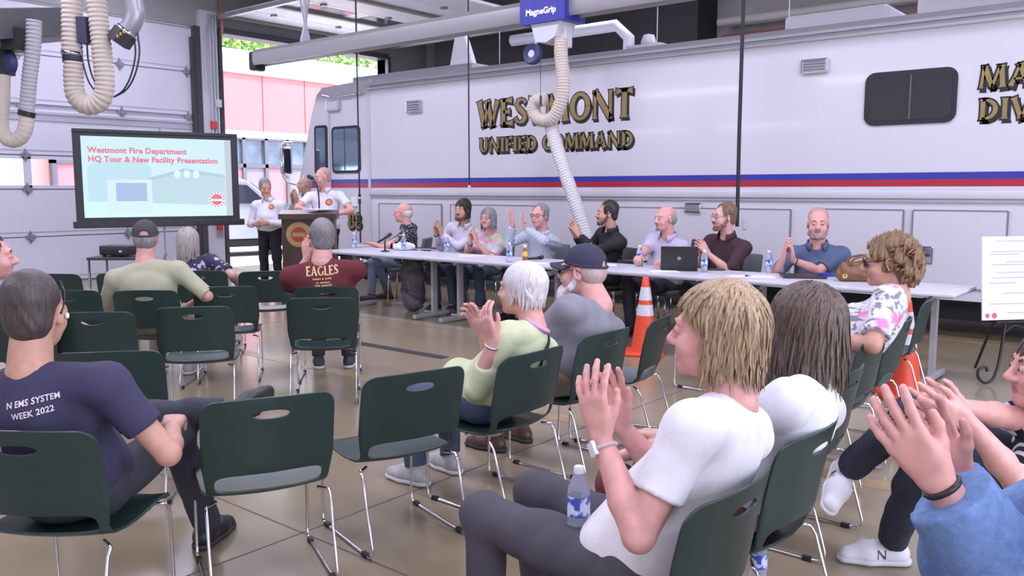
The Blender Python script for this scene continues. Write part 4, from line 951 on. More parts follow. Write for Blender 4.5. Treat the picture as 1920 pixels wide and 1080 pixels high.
# blue reel box with its hose
pb = on_x(1022, 30, 8.8)
rb = thing('hose_reel', 'blue and grey hose trolley on the rail with cream ribbed hose hanging down', 'hose reel', (8.8, float(pb[1]) - .10, float(pb[2])))
MB().box(-.22, .22, -.36, .33, -.12, .24).build('cover', boxb, rb)
MB().prism([(-.26, -.10), (.20, -.10), (.12, -.34), (-.04, -.36), (-.18, -.30)], 'x', -.17, .17).build('housing', boxg, rb)
V, F = plain_text('MagneGrip', .105, 'CENTER', 1.0, .004); print_on('lettering', (V, F), (-.22, 0, -.02), (0, -1, 0), (0, 0, 1), (-1, 0, 0), mat('letter_white', (.85, .85, .9), .5), rb, .004)
sp = MB().lathe([(0, -.035), (.04, -.04), (.05, -.03), (.05, .03), (0, .035)], (-.16, .17, -.48), 18, 'x').build('pulley_hub', boxg, rb, auto=40); MB().lathe([(.045, -.03), (.11, -.05), (.13, -.03), (.13, .03), (.11, .05), (.045, .03)], (-.16, .17, -.48), 24, 'x').build('pulley', mat('pulley_navy', (.03, .04, .13), .5), rb, auto=40)
MB().tube([(-.1, .14, -.30), (-.16, .17, -.48)], .02, 6).build('arm', tg, rb); MB().tube([(-.16, .05, -.48), (-.16, .04, -1.02)], .004, 5).build('cable', blk, rb); MB().tube([(-.16, .04, -1.0), (-.16, .04, -1.12)], .014, 6).build('stop', blk, rb)
MB().box(-.06, .10, -.26, -.12, -.42, .02, .02).build('nozzle', mat('nozzle_clear', (.6, .62, .66), .2), rb)
hp = [np.array(on_x(u, v, 8.72)) - np.array(rb.location) for u, v in ((1052, 72), (1052, 105), (1056, 150), (1052, 190), (1036, 222), (1012, 224), (1000, 208), (1005, 190), (1022, 186))]
hp2 = [np.array(on_x(u, v, 8.80)) - np.array(rb.location) for u, v in ((1030, 222), (1040, 262), (1058, 320), (1075, 370), (1093, 425), (1105, 470))]
ribbed(hp, .085, hosem, 'hose', rb, .035, .06); ribbed(hp2, .085, hosew, 'lower_hose', rb, .035, .05)
# left system in the near bay
lt = rail_run('exhaust_rail', 'dark exhaust rail at the top left with black motor brackets', 0.0, 0, 1, 0, mat('rail_dark', (.12, .12, .13), .5, .4))
bpy.data.objects.remove(lt.children[0]); a = at(-60, 45, 7.6); c = at(112, 38, 9.2)
lt.location = (0, 0, 0); dv = nrm(c - a); MB().obox((a + c) / 2 - dv * .7, dv, np.cross(dv, (0, 0, 1)), (0, 0, 1), np.linalg.norm(c - a) / 2 + .7, .22, .13).build('rail', MATS['rail_dark'], lt); MB().obox((a + c) / 2 - dv * .7 + np.array((0, 0, -.16)), dv, np.cross(dv, (0, 0, 1)), (0, 0, 1), np.linalg.norm(c - a) / 2 + .72, .10, .05).build('rail_flange', rail_m, lt)
p = at(18, 118, 8.0); MB().lathe([(0, -.05), (.06, -.05), (.10, -.03), (.10, .03), (.06, .05), (0, .05)], tuple(p), 18, 'x').build('pulley', MATS['pulley_navy'], lt, auto=40); p = at(20, 75, 8.0); MB().obox(p, FW, RT, (0, 0, 1), .1, .12, .10).build('motor', mat('motor_black', (.03, .03, .035), .5), lt)
p = at(5, 95, 8.05); MB().obox(p, FW, RT, (0, 0, 1), .08, .06, .22).build('bracket', MATS['motor_black'], lt)
hd_ = 8.4
def A(u, v, d=hd_): return at(u, v, d)
hA = thing('exhaust_hose', 'long tan ribbed exhaust hose hanging in a deep loop in front of the bay door', 'exhaust hose', (0, 0, 0))
ribbed([A(134, -30), A(135, 40), A(135, 98)], .093, hosem, 'hose', hA, .042, .07); MB().tube([A(135, 96), A(136, 118)], .088, 16).build('coupling', mat('coupling_navy', (.05, .05, .10), .5), hA, True); MB().tube([A(135, 98), A(135, 104)], .100, 16).build('clamp', chrome, hA, True)
ribbed([A(138, 116), A(138, 150), A(142, 178), A(158, 196), A(178, 196), A(193, 180), A(196, 150), A(192, 105), A(187, 60), A(182, 18), A(178, -20)], .090, hosem, 'hose', hA, .042, .07)
MB().tube(spline([A(152, 80), A(154, 110), A(165, 150), A(182, 176)], 6), .008, 6).build('cable', blk, hA); MB().tube(spline([A(163, 78), A(165, 110), A(172, 140), A(182, 162)], 6), .008, 6).build('cable', blk, hA)
for k in (0, 5): MB().tube(spline([A(250 + k * 1.6, 62), A(254 + k * 1.5, 100), A(246 + k * 1.4, 140), A(232 + k, 168), A(214, 182)], 6), .008, 6).build('cable', blk, hA)
MB().obox(A(160, 58), FW, RT, (0, 0, 1), .08, .045, .12).build('control_box', mat('control_navy', (.04, .04, .08), .5), hA)
hB = thing('exhaust_elbow', 'grey elbow pipe ending in a black magnetic collar above the screen', 'exhaust elbow', (0, 0, 0))
MB().tube(spline([A(246, -20), A(252, 10), A(254, 28), A(247, 46), A(238, 58)], 6), [.088] * 25, 16).build('elbow', mat('elbow_grey', (.36, .36, .40), .35, .5), hB, True)
e0, e1 = A(240, 55), A(222, 80); MB().tube([e0, e0 + (e1 - e0) * .25], .10, 16).build('clamp', chrome, hB, True); MB().tube([e0 + (e1 - e0) * .2, e1], .115, 6).build('collar', MATS['motor_black'], hB)
dd = nrm(e1 - e0)
MB().box(0, .01, 0, .01, 0, .01)
for k in range(3): MB().obox((e0 + e1) / 2 + RT * (.03 + .03 * (k - 1)) - FW * .113 + np.array((0, 0, .02 * (k - 1))), RT, FW, (0, 0, 1), .010, .01, .014).build('magnet', mat('brass', (.6, .5, .2), .3, .8), hB)
hC = thing('exhaust_hose', 'grey ribbed exhaust hose hanging in a loop at the left edge of the picture', 'exhaust hose', (0, 0, 0))
ribbed([A(64, 38, 8.0), A(62, 90, 8.0), A(55, 150, 8.0), A(50, 210, 8.0)], .065, mat('hose_grey', (.42, .41, .44), .6), 'hose', hC, .035, .07); MB().tube([A(51, 208, 8.0), A(49, 218, 8.0)], .075, 14).build('clamp', blk, hC)
ribbed([A(50, 215, 8.0), A(48, 240, 8.0), A(38, 258, 8.0), A(22, 264, 8.0), A(8, 255, 8.0), A(2, 232, 8.0), A(4, 190, 8.0), A(5, 140, 8.0)], .066, hosem, 'lower_hose', hC, .042, .03)
# cords dropping from the roof
for u, v0, v1, x, r_, lb in ((1387, -30, 425, 8.75, .022, 'thick black cord hanging in front of the truck right of the lettering'), (676, -30, 455, 9.05, .013, 'thin black cord hanging at the cab door seam with plug'), (880, -30, 350, 9.0, .010, 'thin black cord hanging left of the lettering with small white end')):
    p0, p1 = on_x(u + (6 if u > 1000 else 0), v0, x), on_x(u - (5 if u > 1000 else 0), v1, x); p0[1] = p1[1]; t = thing('power_cord', lb, 'cord', tuple(p1))
    MB().tube([(0, 0, 0), (.01, .012, (p0[2] - p1[2]) * .4), (0, 0, 5.9 - p1[2])], r_, 8).build('cord', blk, t); 
    if u == 676: MB().tube([(0, 0, .62), (0, 0, .78)], .022, 8).build('plug', blk, t); MB().tube([(0, 0, .70), (0, 0, .73)], .028, 8).build('plug_ring', boxg, t)
    if u == 880: MB().tube([(0, 0, -.05), (0, 0, .02)], .02, 8).build('plug', boxg, t)
    if u > 1000: MB().tube([(.03, .02, .1), (.02, .03, 5.9 - p1[2])], .012, 6).build('tether', blk, t)
# clutter on the truck roof
tag(MB().box(10.4, 10.6, 7.75, 7.95, 3.7, 3.95).build('yellow_tag', mat('tag_yellow', (.7, .6, .03), .6)), 'small yellow tag hanging above the truck roof beside the blue trolley', 'tag')
eq = thing('ladder_rack', 'white bracket with orange cap standing on the truck roof above the lettering', 'bracket', (9.9, 9.1, ZT + .08))
MB().prism([(-.25, 0), (.25, 0), (.12, .5), (-.05, .5)], 'x', -.05, .05).build('plate', boxg, eq); MB().lathe([(.09, 0), (.07, .18), (0, .2)], (0, .05, .5), 14).build('cap', mat('cap_orange', (.65, .16, .05), .5), eq)
# ================================================================== GREEN STACKING CHAIRS
green = mat('chair_green', (.0155, .035, .031), .36, spec=.5)
def shell_mesh():
    prof = spline([(.235, .350), (.225, .370), (.15, .377), (.0, .365), (-.10, .367), (-.165, .380), (-.208, .412), (-.230, .475), (-.257, .62), (-.29, .76)], 6)
    L = np.concatenate([[0], np.cumsum(np.linalg.norm(np.diff(prof, axis=0), axis=1))]); T = L[-1]
    def loop_outline():
        pts = []; hw = .232; hb = .240
        def cor(cx, cy, r, a0, a1): return [(cx + r * math.cos(math.radians(a0 + (a1 - a0) * i / 6)), cy + r * math.sin(math.radians(a0 + (a1 - a0) * i / 6))) for i in range(7)]
        pts += cor(-hw + .05, .05, .05, 180, 270)[:]; pts += [(x, 0) for x in np.linspace(-.13, .13, 6)]; pts += cor(hw - .05, .05, .05, 270, 360)
        pts += [(hw, t) for t in np.linspace(.10, .34, 6)]; pts += [(hw - .014, .42), (hw - .008, .48), (hb, .58), (hb, .68)]
        pts += cor(hb - .06, T - .06, .06, 0, 90); pts += [(x, T + .006 * (1 - (x / .18) ** 2)) for x in np.linspace(.15, -.15, 6)]; pts += cor(-hb + .06, T - .06, .06, 90, 180)
        pts += [(-hb, .68), (-hb, .58), (-hw + .008, .48), (-hw + .014, .42)]; pts += [(-hw, t) for t in np.linspace(.34, .10, 6)]; return pts
    def ell(cx, cy, a, b_, n=20): return [(cx + a * math.cos(2 * math.pi * i / n), cy + b_ * math.sin(2 * math.pi * i / n)) for i in range(n)]
    def slot(cy, a, b_, n=36):
        o = []
        for i in range(n):
            t = 2 * math.pi * i / n; c, s = math.cos(t), math.sin(t); o.append((a * abs(c) ** .35 * (1 if c > 0 else -1), cy + b_ * abs(s) ** .6 * (1 if s > 0 else -1)))
        return o
    A = loop_outline(); B = ell(0, T - .062, .066, .017); t0 = float(np.interp(-.165, -prof[:, 0], L)) ; tz = lambda z: float(np.interp(z, prof[-30:, 1], L[-30:]))
    C = slot((tz(.398) + tz(.470)) / 2, .196, (tz(.470) - tz(.398)) / 2)
    G = [(x, t) for x in np.linspace(-.22, .22, 13) for t in np.linspace(.012, T - .012, 30)]
    V2 = [Vector(p) for p in A + B + C + G]; F = []; o = 0
    for l in (A, B, C): F.append(list(range(o, o + len(l)))); o += len(l)
    res = delaunay_2d_cdt(V2, [], F, 0, 1e-5); vs, fs, ov = res[0], res[2], res[4]
    def inp(p, poly):
        c = False; n = len(poly)
        for i in range(n):
            x1, y1 = poly[i]; x2, y2 = poly[i - 1]
            if (y1 > p[1]) != (y2 > p[1]) and p[0] < (x2 - x1) * (p[1] - y1) / (y2 - y1) + x1: c = not c
        return c
    keep = []
    for f in fs:
        c = (sum(vs[i][0] for i in f) / len(f), sum(vs[i][1] for i in f) / len(f))
        if inp(c, A) and not inp(c, B) and not inp(c, C): keep.append(tuple(f))
    P = []
    for v in vs:
        s, t = v[0], v[1]; tt = min(max(t, 0), T); y = float(np.interp(tt, L, prof[:, 0])); z = float(np.interp(tt, L, prof[:, 1])); k = np.clip((tt - .35) / .12, 0, 1); q = (s / .24) ** 2
        P.append((s, y + k * (.052 * q - .02) - .02 * (1 - k) * np.clip((tt - .25) / .1, 0, 1) * (1 - q), z + (1 - k) * (.016 * q if tt > .05 else .004 * q) - k * .0 + (t - tt)))
    return np.array(P), keep
SV, SF = shell_mesh(); SHELL = None; CHAIR = {}
def sled(x):
    s = 1 if x > 0 else -1
    p = [(x - s * .05, .17, .357), (x, .185, .355)] + [(x, .205, .340), (x, .215, .31), (x, .222, .05)] + [(x, .218, .022), (x, .20, .010), (x, .16, .0085)] + [(x, -.22, .0085), (x, -.27, .012), (x, -.292, .03), (x, -.288, .06)] + [(x, -.21, .325), (x, -.19, .352), (x - s * .04, -.16, .358)]
    return p
def make_chair(loc, rz, label, group='green stacking chairs of the audience'):
    global CHAIR
    if not CHAIR:
        t = thing('stacking_chair', label, 'chair', loc, rz, group)
        o = mesh_obj('seat_shell', SV, SF, green, t, True); md = o.modifiers.new('s', 'SOLIDIFY'); md.thickness = .009; md.offset = 0
        o.modifiers.new('b', 'BEVEL').width = .002; o.modifiers['b'].limit_method = 'ANGLE'; o.modifiers['b'].segments = 1
        bm = bmesh.new(); bm.from_mesh(o.data); bmesh.ops.recalc_face_normals(bm, faces=bm.faces); bm.to_mesh(o.data); bm.free()
        bpy.context.view_layer.update(); dg = bpy.context.evaluated_depsgraph_get(); me = bpy.data.meshes.new_from_object(o.evaluated_get(dg)); o.modifiers.clear(); o.data = me; smooth_by_angle(o, 40)
        for x in (-.226, .226): MB().tube(sled(x), .0062, 8).build('sled_leg', chrome, t, True)
        [MB().tube([(-.19, y, .350), (.19, y, .350)], .006, 6).build('cross_bar', chrome, t, True) for y in (.14, .0)]
        for x in (-.226, .226):
            for y in (.17, -.22): MB().box(x - .010, x + .010, y - .018, y + .018, .0, .02).build('glide', blk, t)
        CHAIR['p'] = t; return t
    c = copy_tree(CHAIR['p']); c.location = loc; c.rotation_euler = (0, 0, rz); c['label'] = label; c['group'] = group; return c
CH = {'L1': (30, 808, 4, 'green chair under the man in the navy lettered T-shirt'), 'L2': (200, 660, -10, 'empty green chair directly ahead of the man in the navy T-shirt'), 'L3': (362, 576, -12, 'empty green chair behind the man in the pale green shirt, right of his back'),
 'L4': (422, 538, -13, 'empty green chair diagonally behind the woman in the navy floral top'), 'L5': (497, 509, -14, 'empty green chair between the floral-top woman and the maroon-shirt man'), 'L6': (602, 559, -8, 'empty green chair right behind the man in the maroon shirt'),
 'L7': (612, 538, -8, 'green chair under the man in the maroon EAGLES shirt'), 'L8': (270, 545, -5, 'green chair under the man in pale green shirt and cap'), 'L9': (374, 508, -5, 'green chair under the grey-haired woman in the navy floral top'),
 'L10': (97, 514, 0, 'empty green chair in the front row nearest the left picture edge'), 'L11': (122, 545, -5, 'empty green chair in the second row seen past the forehead of the man with sunglasses'), 'L12': (172, 586, -6, 'empty green chair beside the ear of the man with sunglasses'),
 'L13': (228, 513, -3, 'empty green front-row chair half hidden by the man in the cap'), 'L14': (15, 592, 2, 'green chair under the man cut off by the left picture edge'),
 'M1': (508, 745, -26, 'large empty green chair with oval handle slot in the bottom centre left'), 'M2': (787, 697, -35, 'empty green chair left of the white-haired woman, linked to the row'), 'M3': (1010, 658, -50, 'green chair under the white-haired woman in pale green'),
 'M4': (1146, 621, -50, 'green chair under the bearded man in the grey T-shirt'), 'M5': (1247, 592, -66, 'empty green chair beside the orange cone right of the bearded man'), 'R1': (1395, 908, -50, 'green chair under the blonde woman in white'),
 'R2': (1537, 804, -50, 'green chair under the brown-haired woman in white'), 'R3': (1597, 695, -50, 'empty green chair beyond the brown-haired woman in white'), 'RA': (1650, 632, -52, 'green chair under the curly-haired woman in the tropical blouse'),
 'RB': (1700, 600, -55, 'empty green chair just past the curly-haired woman'), 'RC': (1745, 560, -60, 'empty green chair tucked at the right end of the panel table'), 'RD': (1412, 545, -50, 'empty green chair seen over the head of the blonde woman near the table'),
 'RE': (1800, 980, -55, 'green chair under the woman in black and white stripes'), 'RF': (2010, 1150, -75, 'green chair under the man in the denim shirt')}
CPOS = {}
for k, (u, v, ph, lb) in CH.items():
    if k == 'RE': o = np.array([*(FW * 2.85 + RT * 1.90)[:2]])
    elif k == 'RF': o = np.array([*(FW * 1.47 + RT * .88)[:2]])
    else: t_ = on_z(u, v, .76); o = t_[:2] + np.array(rot2((0, .29), yaw(ph)))
    CPOS[k] = (o, ph); make_chair((o[0], o[1], 0), yaw(ph), lb)
def seat(k, dx=0, dy=-.07): o, ph = CPOS[k]; return o + np.array(rot2((dx, dy), yaw(ph))), ph
# dark chairs of the panel, simple upholstered shell on legs
pcm = mat('panel_chair_grey', (.10, .11, .12), .6); 
def panel_chair(loc, rz, label, m=pcm, arms=False):
    t = thing('panel_chair', label, 'chair', loc, rz, 'chairs behind the panel table')
    MB().box(-.23, .23, -.22, .22, .40, .46, .025).build('seat', m, t, auto=40); q = MB().box(-.22, .22, -.025, .025, 0, .36 if not arms else .46, .02).build('backrest', m, t, auto=40); q.location = (0, -.24, .50); q.rotation_euler = (math.radians(10), 0, 0)
    for x in (-.21, .21):
        for y in (-.19, .19): MB().tube([(x, y, .41), (x * 1.05, y * 1.1, .0)], .011, 8).build('leg', chrome, t, True)
    if arms:
        for x in (-.25, .25): MB().tube(spline([(x, -.24, .62), (x, -.05, .66), (x, .15, .64), (x, .18, .44)], 5), .018, 8).build('armrest', blk, t, True)
    return t

# ================================================================== PANEL TABLES
tabw = mat('table_laminate', (.62, .62, .68), .3, var=.03); edge_ = mat('table_edge', (.30, .30, .33), .5); legm = mat('table_leg_grey', (.38, .38, .40), .45, .3)
TX0, TX1, TZT = 6.80, 7.56, .74
for i, lb in enumerate(('folding table section nearest the lectern, by the man in the patterned shirt', 'folding table section in front of the woman in pastel floral', 'folding table section carrying the open laptop', 'folding table section carrying the brown handbag at the right end')):
    y1 = 8.70 - i * 1.82; y0 = y1 - 1.815
    t = thing('folding_table', lb, 'table', ((TX0 + TX1) / 2, (y0 + y1) / 2, 0), 0, 'white folding tables of the panel')
    MB().box(-.38, .38, -.907, .907, TZT - .022, TZT, .004).build('table_top', tabw, t); MB().box(-.375, .375, -.902, .902, TZT - .034, TZT - .022).build('apron', edge_, t)
    for s in (-1, 1):
        y = s * .70; MB().box(-.035, .035, y - .02, y + .02, .05, TZT - .03).build('post', legm, t); MB().box(-.34, .34, y - .025, y + .025, .01, .06, .012).build('foot', legm, t); MB().box(-.30, .30, y - .02, y + .02, TZT - .07, TZT - .034).build('bracket', blk, t)

# ================================================================== PROJECTION SCREEN
sL, sR = at(139, 331, 11.5), at(447, 331, 12.72); zt, zb_ = float(at(139, 243, 11.5)[2]), float(at(142, 420, 11.5)[2])
sx = nrm((sR - sL) * np.array([1, 1, 0])); sn = np.array([sx[1], -sx[0], 0]); sn = sn if sn @ FW < 0 else -sn; SW = float(np.linalg.norm((sR - sL)[:2])); SH = zt - zb_
frm = mat('screen_border', (.018, .018, .022), .5)
scr = thing('projection_screen', 'portable projection screen on a stand showing the title slide', 'projection screen', (sL[0], sL[1], 0), math.atan2(sx[1], sx[0]))
# local x runs along the screen, local -y looks at the audience
MB().box(0, SW, 0, .012, zb_ + .03, zt).build('border', frm, scr); MB().box(-.04, SW + .06, -.04, .06, zb_ - .06, zb_ + .03, .012).build('case', frm, scr); MB().box(0, SW, -.015, .03, zt - .03, zt + .02, .008).build('top_bar', frm, scr)
def emat(name, c, s): return mat(name, (.0, .0, .0), .8, spec=0.0, emit=c, es=s)
slide = emat('slide_pale', (.66, .87, .98), .92)
bx0, bx1, bz0, bz1 = .10, SW - .10, zb_ + .08, zt - .075
sh_ = MB().box(bx0, bx1, -.004, .0, bz0, bz1).build('slide', slide, scr); sw_, shh = bx1 - bx0, bz1 - bz0
def S(nm, poly, m, d): MB().prism([(bx0 + p * sw_, bz0 + q * shh) for p, q in poly], 'y', -.004 - d, -.004 - d + .0008).build(nm, m, sh_)
rect = lambda a, b_, c, e_: [(a, b_), (c, b_), (c, e_), (a, e_)]
S('slide_edge', rect(.955, 0, 1, 1), emat('slide_grey', (.62, .68, .80), .85), .001)
S('photo_trees', [(.03, .20), (.03, .62), (.10, .70), (.40, .72), (.44, .62), (.44, .20)], emat('slide_tree', (.58, .80, .92), .90), .001)
S('photo_building', [(.42, .12), (.42, .50), (.66, .62), (.95, .54), (.95, .12)], emat('slide_bldg', (.58, .77, .86), .88), .002)
S('photo_roof', [(.42, .49), (.66, .62), (.95, .54), (.95, .50), (.66, .575), (.42, .455)], emat('slide_roof', (.52, .70, .80), .86), .003)
S('photo_drive', [(.0, .0), (.0, .20), (.95, .14), (.95, .0)], emat('slide_drive', (.68, .90, .97), .95), .003)
S('photo_sign_post', rect(.15, .04, .44, .47), emat('slide_post', (.70, .88, .97), .93), .004); S('photo_sign', rect(.205, .20, .405, .43), emat('slide_sign', (.46, .58, .86), .88), .006)
for i in range(3): S('photo_arch', [(.615 + i * .065 + .022 * math.cos(a), .545 + .055 * math.sin(a)) for a in np.linspace(0, 6.283, 13)[:-1]], emat('slide_arch', (.72, .92, .98), .96), .006)
pink = emat('slide_red', (.82, .25, .36), .90); ringc = [(.885 + .058 * math.cos(a), .215 + .105 * math.sin(a)) for a in np.linspace(0, 6.283, 29)[:-1]]
S('emblem_ring', ringc, emat('slide_white', (.80, .90, .97), .95), .008); S('emblem', [(.885 + .040 * math.cos(a), .215 + .072 * math.sin(a)) for a in np.linspace(0, 6.283, 29)[:-1]], emat('slide_emblem', (.85, .22, .30), .90), .010); S('emblem_bar', rect(.842, .195, .928, .222), emat('slide_white', (.80, .90, .97), .95), .012)
for k in range(14): a = k * 2 * math.pi / 14; S('emblem_tick', [(.885 + r_ * math.cos(a + w_) * .55, .215 + r_ * math.sin(a + w_)) for r_, w_ in ((.082, -.1), (.100, -.1), (.100, .1), (.082, .1))], MATS['slide_emblem'], .010)
def slide_text(txt, p, q, width):
    V, F = plain_text(txt, 1.0, 'LEFT', 1.03, .038); V = V - V.min(0) * np.array([1, 0]); sc = width * sw_ / V[:, 0].max()
    P = np.stack([bx0 + p * sw_ + V[:, 0] * sc, np.full(len(V), -.014), bz0 + q * shh + V[:, 1] * sc], 1); mesh_obj('slide_text', P, F, pink, sh_)
slide_text('Westmont Fire Department', .035, .800, .65); slide_text('HQ Tour & New Facility Presentation', .040, .690, .86)
pst = MB().tube([(SW * .52, .10, .05), (SW * .52, .10, zb_ + .1)], .014, 8).tube([(SW * .52, .10, zt - .1), (SW * .52, .10, zt + .08)], .012, 8); pst.build('stand_pole', mat('pole_grey', (.35, .35, .38), .4, .5), scr)
for a in (90, 210, 330): MB().tube([(SW * .52, .10, .62), (SW * .52 + .45 * math.cos(math.radians(a)), .10 + .45 * math.sin(math.radians(a)), .01)], .011, 8).build('stand_leg', MATS['pole_grey'], scr)

# ================================================================== PROJECTOR ON A CART
pc = at(226, 480, 9.3); ct = thing('projector_cart', 'small grey cart standing left of the man in the cap', 'cart', (pc[0], pc[1], 0), yaw(0)); zc = float(pc[2])
MB().box(-.27, .27, -.22, .22, zc - .03, zc, .008).build('top_shelf', mat('cart_dark', (.05, .05, .055), .5), ct); MB().box(-.27, .27, -.22, .22, .14, .17, .008).build('lower_shelf', MATS['cart_dark'], ct)
for x in (-.25, .25):
    for y in (-.20, .20): MB().tube([(x, y, .06), (x, y, zc - .02)], .013, 8).build('post', chrome, ct); MB().lathe([(0, -.012), (.03, -.012), (.03, .012), (0, .012)], (x, y, .03), 12, 'x').build('caster', blk, ct)
pj = thing('projector', 'black projector on the cart facing the screen', 'projector', (pc[0], pc[1], zc), yaw(8)); MB().box(-.17, .17, -.13, .13, .015, .12, .018).build('body', mat('projector_black', (.03, .03, .033), .45), pj, auto=40)
MB().lathe([(.035, 0), (.045, .03), (.03, .035), (0, .03)], (.08, .13, .07), 16, 'y').build('lens', blk, pj); MB().box(-.12, .05, -.134, -.128, .035, .075).build('vent', blk, pj); MB().box(.07, .10, -.135, -.128, .05, .07).build('socket', boxg, pj)
for x in (-.13, .13): MB().box(x - .015, x + .015, -.1, -.07, 0, .02).build('foot', blk, pj)

# ================================================================== LECTERN
lp = at(580, 400, 11.35); wood = mat('lectern_walnut', (.055, .028, .022), .35, var=.25, scale=6)
lc = thing('lectern', 'dark walnut lectern with round emblem at which the speaker stands', 'lectern', (lp[0], lp[1], 0), yaw(172) ); zl = float(lp[2])
MB().box(-.37, .37, -.20, .22, .0, .08, .01).build('plinth', wood, lc); MB().box(-.34, .34, -.18, .20, .08, zl - .06, .01).build('cabinet', wood, lc); MB().prism([(.28, zl - .07), (.28, zl + .0), (-.26, zl - .02 + .06), (-.26, zl - .07)], 'x', -.37, .37).build('desk', wood, lc)
MB().box(-.30, .30, .196, .206, .15, zl - .12).build('front_panel', mat('lectern_panel', (.045, .023, .019), .4, var=.3, scale=5), lc)
em = MB().lathe([(0, .0), (.15, .0), (.165, .006), (.15, .012), (0, .012)], (.12, .206, zl - .27), 28, 'y').build('emblem', mat('emblem_gold', (.30, .20, .07), .5), lc); MB().lathe([(0, .014), (.10, .014)], (.12, .206, zl - .27), 20, 'y').build('emblem_cross', mat('emblem_red', (.28, .03, .02), .5), em)
MB().box(.04, .20, .2215, .2225, zl - .295, zl - .245).build('emblem_band', MATS['emblem_gold'], em)
mk = thing('gooseneck_microphone', 'black gooseneck microphone rising from the lectern to the speaker', 'microphone', (lp[0], lp[1], zl + .01), yaw(172)); bl_m = mat('mic_black', (.012, .012, .012), .4)
MB().tube(spline([(-.12, -.12, 0), (-.12, -.10, .2), (-.10, -.10, .36), (-.06, -.16, .44), (-.02, -.22, .46)], 6), .010, 8).build('gooseneck', bl_m, mk, True); MB().tube([(-.035, -.20, .455), (.02, -.27, .48)], [.024, .030], 10).build('capsule', bl_m, mk, True)
tag(MB().box(lp[0] - .02, lp[0] + .28, lp[1] - .16, lp[1] + .05, zl + .045, zl + .06, .003).build('notes', mat('paper_white', (.75, .75, .80), .7)), 'sheets of white notes lying on the lectern', 'paper')

# ================================================================== CONES, EASEL
orange = mat('cone_orange', (.72, .07, .025), .45); refl = mat('cone_reflective', (.62, .60, .62), .35)
def cone(p, label):
    t = thing('traffic_cone', label, 'traffic cone', (p[0], p[1], 0), yaw(12), 'traffic cones'); R = lambda z: .128 - (.128 - .028) * (z - .03) / .68
    MB().box(-.18, .18, -.18, .18, 0, .03, .012).build('base', orange, t); MB().lathe([(R(.03), .03), (R(.36), .36)], n=28).build('body', orange, t, True); MB().lathe([(R(.36) + .002, .36), (R(.46) + .002, .46)], n=28).build('lower_band', refl, t, True)
    MB().lathe([(R(.46), .46), (R(.50), .50)], n=28).build('middle_ring', orange, t, True); MB().lathe([(R(.50) + .002, .50), (R(.62) + .002, .62)], n=28).build('upper_band', refl, t, True); MB().lathe([(R(.62), .62), (R(.70), .70), (.02, .71), (0, .71)], n=28).build('tip', orange, t, True); return t
p = at(1211, 517, 7.75); cone(p, 'orange cone with white bands standing between the bearded man and the table'); p = on_z(1692, 740, 0); cone(p, 'orange cone half hidden behind the chairs on the right')
ep = on_z(1912, 716, 0); iron = mat('wrought_iron', (.012, .012, .014), .5)
es = thing('easel', 'black wrought iron easel with scrolled feet at the right edge', 'easel', (ep[0], ep[1], 0), yaw(170))
def scroll(sx_): return spline([(sx_ * .10, 0, 1.12), (sx_ * .15, .02, .80), (sx_ * .20, .04, .45), (sx_ * .24, .05, .18), (sx_ * .29, .06, .05), (sx_ * .36, .06, .02), (sx_ * .42, .06, .07), (sx_ * .415, .06, .13), (sx_ * .36, .06, .145), (sx_ * .345, .06, .11)], 6)
for s in (-1, 1): MB().tube(scroll(s), .011, 8).build('leg', iron, es, True); MB().tube(spline([(s * .20, .04, .40), (s * .12, .05, .46), (s * .03, .05, .42), (s * .02, .05, .36), (s * .06, .05, .35)], 6), .008, 8).build('scroll', iron, es, True)
MB().tube([(0, -.02, 1.12), (0, -.50, .01)], .011, 8).build('rear_leg', iron, es); MB().tube([(-.30, .06, .49), (.30, .06, .49)], .011, 8).build('ledge', iron, es); MB().tube([(-.12, .0, 1.08), (.12, .0, 1.08)], .010, 8).build('cross_bar', iron, es)
bp_ = thing('poster_board', 'white poster board with small print resting on the easel', 'poster', (ep[0], ep[1], .503), yaw(170)); bp_.rotation_euler = (math.radians(5), 0, yaw(170))
pbm = mat('poster_white', (.70, .70, .76), .6); PW, PH = .42, .64; pz = MB().box(-PW, PW, .055, .065, 0, PH).build('board', pbm, bp_)
gtx = mat('poster_ink', (.45, .45, .56), .7)
for j, (a, c, z) in enumerate(((.05, .30, .60), (-.10, .34, .52), (.10, .36, .50), (.0, .22, .44), (.05, .33, .42), (-.05, .30, .36), (.0, .34, .32), (.12, .36, .28), (.05, .25, .20), (-.05, .36, .12), (.0, .20, .05))): MB().box(a, c, .0655, .0662, z, z + .008).build('text_line', gtx, bp_)
MB().box(-.22, -.05, .0655, .0662, .20, .50).build('plan_drawing', mat('poster_plan', (.60, .62, .74), .7), bp_)
for xx, z, rr in ((.375, .035, .018), (.315, .035, .022), (-.10, .30, .03)):
    MB().lathe([(0, .0668), (rr, .0668), (rr, .0655)], (xx, 0, z), 16, 'y').build('emblem', mat('poster_red', (.62, .10, .18), .6), bp_)

